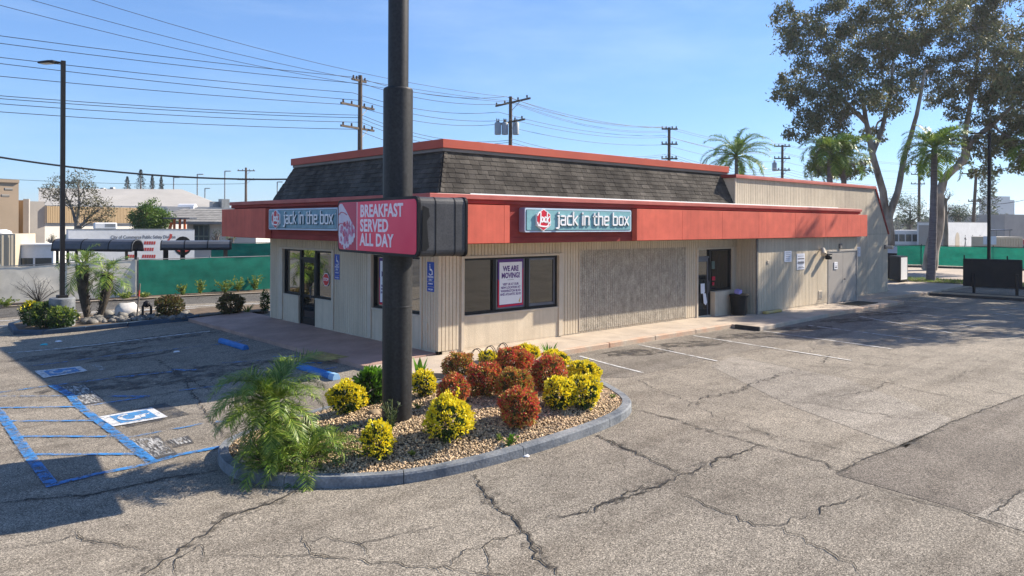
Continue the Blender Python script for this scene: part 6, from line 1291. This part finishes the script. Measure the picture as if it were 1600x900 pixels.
def conifer(label, px, ytop, d, h, r, seed, mat='l_conifer', group='conifers on the skyline', n=1800):
    p = at_d(px, ytop, d); b = Vector((p.x, p.y, p.z - h)); t = thing('conifer', label, 'tree', b, group); MB().tube([b - up * 2, b + up * h], [.3, .05], 6).build('trunk', M['bark'], t)
    f = RNG.uniform(0, 1, n) ** .8; tier = np.abs(np.sin(f * 26 + seed)); a = RNG.uniform(0, 6.28, n); rad_ = r * (1 - f) ** .75 * (.45 + .55 * tier) * RNG.uniform(.3, 1, n) * (1 + .3 * np.sin(a * 3 + f * 20)); P = np.c_[b.x + rad_ * np.cos(a), b.y + rad_ * np.sin(a), b.z + h * f]
    D = np.c_[np.cos(a), np.sin(a), RNG.normal(.1, .35, n)]; o = fast('crown', *leafgeo(P, D, .03 * h, .014 * h), M[mat], t); o['kind'] = 'stuff'
for lab, px, yt, r, s in (('short wide conifer, leftmost on the skyline', 199, 276, 1.2, 1), ('tallest conifer on the skyline above the pale roof', 220, 265, 1.5, 2), ('narrow conifer right of the tallest one', 238, 274, .8, 3), ('columnar conifer, rightmost over the pale roof', 252, 276, .75, 4)): conifer(lab, px, yt, 150, 6.5, r * 1.25, s)
conifer('tall pale hazy conifer behind the right lamp post', 1544, 232, 170, 17, 3.0, 9, 'l_far', 'conifers on the skyline', 2600)
def simple_tree(label, px, py, d, w, h, mat='l_far', seed=0, group='far trees', n=7, per=260, name='far_tree'):
    c = at_d(px, py, d); s = d / F; b = Vector((c.x, c.y, gz(c.x))); R_ = w * s / 2; H_ = h * s / 2; rs = random.Random(seed)
    bl = [((c.x + rt.x * (q := rs.uniform(-.6, .6) * R_), c.y + rt.y * q + rs.uniform(-.4, .4) * R_, c.z + rs.uniform(-.6, .6) * H_), rs.uniform(.4, .6) * min(R_, H_ * 1.2)) for _ in range(n)]
    blob_tree(name, label, b, [([b, (b.x, b.y, b.z + (c.z - b.z) * .6), tuple(c)], .25, .1)], bl, 'bark', mat, per, .055 * 8 * s * 4.5, .055 * 8 * s * 2.2, .25, sub=10, sig=.28, group=group)
simple_tree('broad dark green tree between the eucalyptus trunks', 1422, 330, 96, 62, 66, 'l_far', 1, n=11); simple_tree('dark green tree right of the rough eucalyptus trunk', 1498, 335, 100, 58, 44, 'l_far', 2, n=9); simple_tree('yellow green young tree behind the rough trunk', 1478, 310, 70, 26, 46, 'l_sparse', 3, n=6, per=150); simple_tree('pale round far tree right of the lamp post', 1562, 345, 150, 44, 26, 'l_far', 4, n=6)
simple_tree('clipped round bush beside the shingled house', 338, 368, 58, 22, 18, 'l_far', 5, 'bushes at the house', 5, 500, 'house_bush'); simple_tree('yellow green bush at the house, next to the fascia corner', 362, 372, 58, 20, 14, 'l_bright', 6, 'bushes at the house', 5, 500, 'house_bush'); simple_tree('low dark hedge in front of the grey building', 82, 370, 60, 26, 14, 'l_green', 7, 'bushes at the house', 5, 500, 'house_bush')
simple_tree('low far treetops beyond the white building', 300, 318, 190, 40, 12, 'l_far', 8, n=7)

# ------------------------------------------------------------------ right hand things
pa, pb_ = at_d(1505, 350, 38.3), at_d(1598, 350, 37.0); pa.z = pb_.z = .27
t = thing('menu_board', 'black back of a wide drive through menu board on posts', 'menu board', (pa.x, pa.y, -.1)); dd = (pb_ - pa).normalized(); q = Vector((-dd.y, dd.x, 0))
MB().obox(pa, pb_ - pa, q * .35, up * 1.38).build('cabinet', M['black_metal'], t, bev=.02); MB().obox(pa - q * .012 + dd * .38, dd * .03, q * .011, up * 1.36).build('cabinet_seam', M['frame'], t)
for f in (.19, .91): p = pa.lerp(pb_, f) - q * .12; MB().tube([Vector((p.x, p.y, -.15)), Vector((p.x, p.y, .95))], .07, 10).build('post', M['black_metal'], t)
for f in (.0, .73): p = pa.lerp(pb_, f) + up * 1.38 + dd * .05; MB().tube([p, p + up * .18], .03, 6).build('lug', M['black_metal'], t)
pa = at_d(1389, 350, 44.5); t = thing('order_board', 'black and white drive through order board at the end of the building', 'order board', (pa.x, pa.y, -.1))
pA = at_d(1390, 350, 45); pB_ = at_d(1407, 350, 43.6); pC = at_d(1418.5, 350, 44.4); z0, z1 = .12, 1.52
for v in (pA, pB_, pC): v.z = z0
MB().extr([pA, pB_, pC, pA + (pC - pB_)], up * (z1 - z0)).build('cabinet', M['black_metal'], t); MB().obox(pB_ + (pC - pB_) * .08 + up * .06 - fwd * .02, (pC - pB_) * .84, fwd * .018, up * (z1 - z0 - .12)).build('face_panel', M['white'], t)
for v in (pA, pC): MB().tube([Vector((v.x, v.y, -.15)), Vector((v.x, v.y, z0))], .05, 8).build('leg', M['galv'], t)
pA = at_d(1388, 350, 47); pB_ = at_d(1402, 350, 46.6); t = thing('speaker_post', 'black box with pale top edge behind the order board', 'sign', (pA.x, pA.y, -.1)); MB().obox(Vector((pA.x, pA.y, -.1)), (pB_ - pA).to_2d().to_3d(), fwd * .5, up * 1.7).build('box', M['black_metal'], t); MB().obox(Vector((pA.x, pA.y, 1.601)) - fwd * .01, (pB_ - pA).to_2d().to_3d(), fwd * .52, up * .42).build('top_panel', M['signrim'], t)
lp = at_d(1545, 442, 44); lp.z = -.1; t = thing('street_lamp', 'black parking lot lamp behind the menu board', 'lamp post', lp); tz = 3.3 + 145 * 44 / F; MB().tube([lp, Vector((lp.x, lp.y, tz))], [.11, .10], 4).build('pole', M['black_metal'], t); lamp_head(t, Vector((lp.x, lp.y, tz)), -rt, .75); 
# white trailer with painted figures
A = at_d(1478, 350, 84); B = at_d(1545, 350, 92); E = at_d(1433, 350, 86); A.z = B.z = E.z = -.1; zt = 3.3 + 5 * 88 / F
t = thing('white_trailer', 'white box trailer with dark painted figures beyond the right green fence', 'trailer', A); bo = MB().extr([A, B, B + (E - A), E], up * (zt + .1)).build('body', M['white'], t); dd = (B - A).normalized(); nn = Vector((dd.y, -dd.x, 0)); nn = nn if nn.dot(camv - A) > 0 else -nn; ee = (A - E).normalized(); en = Vector((ee.y, -ee.x, 0)); en = en if en.dot(camv - A) > 0 else -en
for f0, f1 in ((.06, .49), (.51, .94)): dr_ = MB().obox(E.lerp(A, f0) + en * .003 + up * .5, (A - E) * (f1 - f0), en * .05, up * (zt - .7)).build('rear_door', M['stucco_grey'], t)
MB().obox(A + up * (zt + .102) - dd * .05, B - A, (E - A), up * .08).build('roof_edge', M['galv'], t)
ln = (B - A).length
for f in (.43, .60, .78):
    c = A + dd * ln * f + nn * .006 + up * 1.35
    strokes([[(0, .75), (0, .35)], [(0, .35), (-.2, -.3)], [(0, .35), (.2, -.3)], [(-.25, .55), (0, .68), (.25, .45)], [(0, .92), (0, .95)]], .12, .005, c, dd, up, 1.0).build('painted_figure', M['frame'], bo)
c = A + dd * ln * .25 + nn * .006 + up * .3; MB().extr([c + dd * x + up * z for x, z in ((-.6, 0), (.6, 0), (.6, 1.7), (.4, 2.2), (0, 2.4), (-.4, 2.2), (-.6, 1.7))], nn * .005).build('painted_arch', M['trim'], bo)
t = thing('container', 'beige ribbed container right of the white trailer', 'container', at_d(1560, 390, 80)); A = at_d(1552, 350, 80); B = at_d(1598, 350, 82); A.z = B.z = -.1; q = (A - B).cross(up).normalized(); q = q if q.dot(camv - A) < 0 else -q; MB().obox(A, B - A, q * 2.4, up * (3.3 - 17 * 80 / F + .1)).build('body', M['beigebox'], t)
for i in range(18): p = A.lerp(B, (i + .3) / 18) - q * .05; MB().obox(p, (B - A) * .02, q * .048, up * 2.1).build('rib', M['beigebox'], t)
MB().obox(at_d(1537, 382, 78), rt * 1.3, fwd * .08, up * .85).build('blue_panel', M['signrim'], t)
def vehicle(label, cat, name, px, d, ln, wd, h, mat, cabin=.55, white=False):
    p = at_d(px, 350, d); p.z = gz(p.x); t = thing(name, label, cat, p); X = rt; Y = fwd; q = lambda x, y, z: p + X * x + Y * y + up * z
    if white: prof = [(-ln / 2, .4), (ln / 2, .4), (ln / 2, h * .55), (ln / 2 - .5, h * .62), (ln / 2 - .8, h), (-ln / 2, h)]
    else: prof = [(-ln / 2, .3), (ln / 2, .3), (ln / 2, .75), (ln / 2 - .9, .85), (ln / 2 - 1.5, h), (-ln / 2 + .9, h), (-ln / 2 + .2, .9), (-ln / 2, .85)]
    MB().extr([q(x, -wd / 2, z) for x, z in prof], Y * wd).build('body', M[mat], t, bev=.05)
    for sx in (-.3, .3):
        for sy in (-1, 1): c = q(ln * sx, sy * wd / 2, .33); MB().tube([c - Y * .12, c + Y * .12], .33, 14).build('wheel', M['rubber'], t)
    n = 5 if white else 2
    for i in range(n):
        x0_ = -ln / 2 + (.3 if white else 1.2) + i * ((ln - 1.4) / n if white else (ln - 2.7) / n); w_ = (ln - 1.4) / n * .85 if white else (ln - 2.9) / n * .9
        MB().obox(q(x0_, -wd / 2 - .012, h * .55 if white else .9), X * w_, Y * .011, up * (h * .28 if white else h - 1.0)).build('window', M['dkglass'], t)
vehicle('white shuttle bus with dark windows behind the green fence', 'bus', 'shuttle_bus', 1408, 88, 5.2, 2.2, 2.9, 'white', white=True); 
vehicle('dark parked car beyond the beige container', 'car', 'parked_car', 1578, 98, 4.5, 1.8, 1.45, 'carpaint'); vehicle('red parked car far beyond the container', 'car', 'parked_car', 1586, 112, 4.4, 1.8, 1.5, 'carred')
t = thing('grey_building', 'plain grey building at the right edge beyond the container', 'building', at_d(1590, 380, 120)); bld_box(t, 'wall', 1570, 1680, 118, 124, 3.3 + 18 * 120 / F, 12, 'stucco_grey')
t = thing('carport', 'thin flat roofed carport beyond the white trailer', 'carport', at_d(1560, 372, 105)); a, b = at_d(1535, 361, 104), at_d(1582, 360, 106); MB().obox(a, b - a, fwd * 4, up * .15).build('roof', M['awning'], t)
for f in (.05, .5, .95): p = a.lerp(b, f) + fwd * .2; MB().tube([Vector((p.x, p.y, -.2)), p], .08, 6).build('post', M['galv'], t)
t = thing('office_tower', 'distant pale stepped office tower on the horizon at the right', 'building', at_d(1575, 350, 600)); 
for nm, a, b, y in (('tower_block', 1552, 1585, 311), ('penthouse', 1558, 1578, 305)): bld_box(t, nm, a, b, 600 if nm == 'tower_block' else 606, 604 if nm == 'tower_block' else 609, 3.3 + (352 - y) * 600 / F, 14, 'bluehaze')
# far ground cover on the horizon
VV, FF, k = [], [], 0
for a0, a1 in ((-100, 480), (1180, 1720)):
    for px in np.arange(a0, a1, 7.):
        d = 320 + 60 * random.random(); c = at_d(px, 350, d); h_ = (4 + 4 * random.random() + 3 * noise.noise((px * .02, 0, 0)))
        P = np.array((c.x, c.y, 0)) + RNG.normal(0, 1, (60, 3)) * np.array((2.2, 2.2, h_ * .25)) + np.array((0, 0, h_ * .5)); v, f = leafgeo(P, sph(60), 2.2, 1.6); VV.append(v); FF.append(f + k); k += len(v)
o = fast('distant_trees', np.concatenate(VV), np.concatenate(FF), M['l_far'], None); o['kind'] = 'stuff'

# ------------------------------------------------------------------ utility poles and wires
def upole(label, px, d, ztop, arms, r=.16, transformers=0, lean=0, group='utility poles along the street', insul=True, adir=None):
    p = at_d(px, 350, d); p.z = gz(p.x); t = thing('utility_pole', label, 'utility pole', p, group); top = Vector((p.x, p.y, ztop)) + rt * lean; MB().tube([p - up * .2, top], [r * 1.25, r * .8], 10).build('pole', M['wood'], t, smooth=True); att = []
    ad = Vector(adir or (0, 1, 0)).normalized()
    for dz, l0, l1 in arms:
        c = p.lerp(top, (ztop - dz - p.z) / (ztop - p.z)); a, b = c - ad * l0, c + ad * l1; arm = MB().obox(a - Vector((.06, .06, .06)), b - a + Vector((.12, 0, 0)), Vector((-ad.y, ad.x, 0)) * .1, up * .13).build('crossarm', M['wood'], t)
        for f in (0.04, .3, .7, .96):
            q = a.lerp(b, f) + up * .07; att.append(q + up * .2)
            if insul: MB().lathe(q, [(.05, 0), (.07, .06), (.05, .1), (.07, .14), (.03, .2)], 8).build('insulator', M['insul'], arm)
        if l0 + l1 > 1.5: MB().tube([c - up * .7, c + ad * l1 * .6], .025, 5).build('brace', M['galv'], t)
    for k in range(transformers):
        c = top - up * 2.9 + rt * ((-.95, -.42, .40)[k]) - fwd * .22; tk = MB().lathe(c, [(.20, 0), (.25, .03), (.25, .85), (.2, .92), (.08, .96)], 14).build('transformer', M['transformer'], t, smooth=True)
        for s_ in (-.1, .1): MB().lathe(c + Vector((s_, 0, .9)), [(.03, 0), (.06, .05), (.03, .12), (.05, .2), (.02, .32)], 8).build('bushing', M['insul'], tk)
    return t, att, top
ppx = lambda px: None
ARM = Vector((.35, 1, 0))
U1 = upole('utility pole left of the big sign pole, above the roof', 562, 48.5, 12.75, ((.35, .7, .5), (2.0, 1.7, 1.3), (3.4, 1.7, 1.3), (6.5, 1.3, 1.4)), adir=(.947, .316, 0))
U2 = upole('utility pole with grey transformers above the middle of the roof', 797, 57.2, 12.9, ((.45, 2.2, 2.4), (1.9, 1.9, 1.7), (5.6, 1.6, 1.8)), transformers=3, adir=(-.163, -.985, 0))
U3 = upole('utility pole with three short arms over the right of the roof', 1045, 70.3, 12.3, ((.15, .7, .7), (1.55, .7, .7), (2.9, .7, .7)), adir=(.7, -.7, 0))
U4 = upole('utility pole with a small transformer left of the palm clump', 1222, 84.3, 12.2, ((.15, .9, .8), (1.5, .9, .8), (2.8, .9, .8)), transformers=1, adir=(.7, -.7, 0))
U5 = upole('utility pole with two crossarms above the shaded fascia end', 384, 118, 11.9, ((.5, 1.3, 1.3), (1.9, 1.3, 1.3)), .2, adir=rt)
U6 = upole('far utility pole between the eucalyptus trunks', 1436, 111, 12.4, ((.15, 1.2, .8), (1.6, 1.2, .8), (3.0, 1.2, .8)), .2, adir=rt)
U7 = upole('leaning utility pole with one crossarm right of the rough eucalyptus', 1518, 96, 10.6, ((.7, 1.9, 1.9), (4.2, .8, .8)), .2, lean=.6, adir=rt)
def wire(label, pts, r, sag, group='overhead wires', parent=None):
    P = [Vector(p) for p in pts]; path = []
    for a, b in zip(P[:-1], P[1:]):
        n = 14
        for i in range(n): f = i / n; path.append(a.lerp(b, f) - up * sag * 4 * f * (1 - f))
    path.append(P[-1]); o = MB().tube(path, r, 5).build('overhead_wire', M['wire'], None, smooth=True); tag(o, label, 'wire', group); return o
U0 = at_d(562, 350, 48.5) + Vector((-46, 0, 0))
i = 0
for yy, dx in ((131, 8), (121, -6), (145, -18), (157, 4), (164, -18), (180, 6), (184, 0), (191, 4), (202, -10)):
    q1 = at_d(562 + dx * .6, yy, 48.5); q0 = Vector((q1.x - 44, q1.y + random.uniform(-.4, .4), q1.z + random.uniform(-.35, .35) - (.5 if yy > 178 else 0)))
    q2 = at_d(797 + dx, yy + 30 if yy < 175 else yy + 38, 57.2); q3 = at_d(1045 + dx * .3, (198, 200, 212, 214, 226, 240, 243, 246, 250)[i], 70.3); q4 = at_d(1222, (224, 226, 238, 240, 252, 262, 266, 270, 275)[i], 84.3); q5 = at_d(1436, (256, 258, 268, 270, 280, 290, 294, 298, 302)[i], 111)
    wire(('second highest', 'highest', 'third highest', 'fourth highest', 'fifth highest', 'fourth lowest', 'third lowest', 'second lowest', 'lowest')[i] + ' of the thin overhead lines running along the street from pole to pole', [q0, q1, q2, q3, q4, q5], .017, .55 if yy < 175 else .75); i += 1
for k, (xa, ya, yb) in enumerate(((-60, -32, 158), (-90, -16, 160), (20, -40, 152))):
    wire('thin overhead line climbing to the upper left from the transformer pole, ' + ('middle one of three', 'lowest of three', 'highest of three')[k], [at_d(xa, ya, 34), at_d(797, yb, 57.2), at_d(1045, yb + 46, 70.3)], .014, .8, 'overhead wires climbing left')
wire('thick black service cable sloping down to the back of the restaurant roof', [at_d(-120, 225, 26), at_d(452, 280, 31)], .035, .35, None)
wire('faint cable crossing behind the left buildings', [at_d(-40, 277, 100), at_d(384, 287, 118)], .03, .4, None)
wire('pale cable crossing behind the right trailer', [at_d(1392, 326, 100), at_d(1518, 318, 96), at_d(1640, 300, 90)], .03, .6, None)
for lab, px, yt, d in (('thin far street light left of the pair on the skyline', 271, 277, 120), ('tall thin far street light in the middle of the skyline', 308, 272, 120), ('tall thin far street light nearest the utility pole', 351, 267, 120), ('short far street light between the tall ones', 320, 294, 140), ('far street light just left of the mansard slope', 433, 284, 130)):
    p = at_d(px, 350, d); p.z = 0; tz = at_d(px, yt, d).z; t = thing('far_street_light', lab, 'street light', p, 'far street lights'); MB().tube([p, Vector((p.x, p.y, tz))], .09, 6).build('pole', M['galv'], t); q = Vector((p.x, p.y, tz)); MB().obox(q - up * .1, rt * .9, fwd * .3, up * .14).build('lamp_head', M['galv'], t)
hz_ = MB().box(-1600, 1600, -1600, 1600, -1.6, 32).build('haze', None); hz_['kind'] = 'stuff'
hm = bpy.data.materials.new('haze'); hm.use_nodes = True; hn = hm.node_tree.nodes; hn.remove(hn['Principled BSDF']); pv = hn.new('ShaderNodeVolumePrincipled'); pv.inputs['Color'].default_value = (.86, .91, 1, 1); pv.inputs['Density'].default_value = HAZE; pv.inputs['Anisotropy'].default_value = .3
hm.node_tree.links.new(pv.outputs[0], hn['Material Output'].inputs['Volume']); hz_.data.materials.append(hm)
print('objects', len(bpy.data.objects))
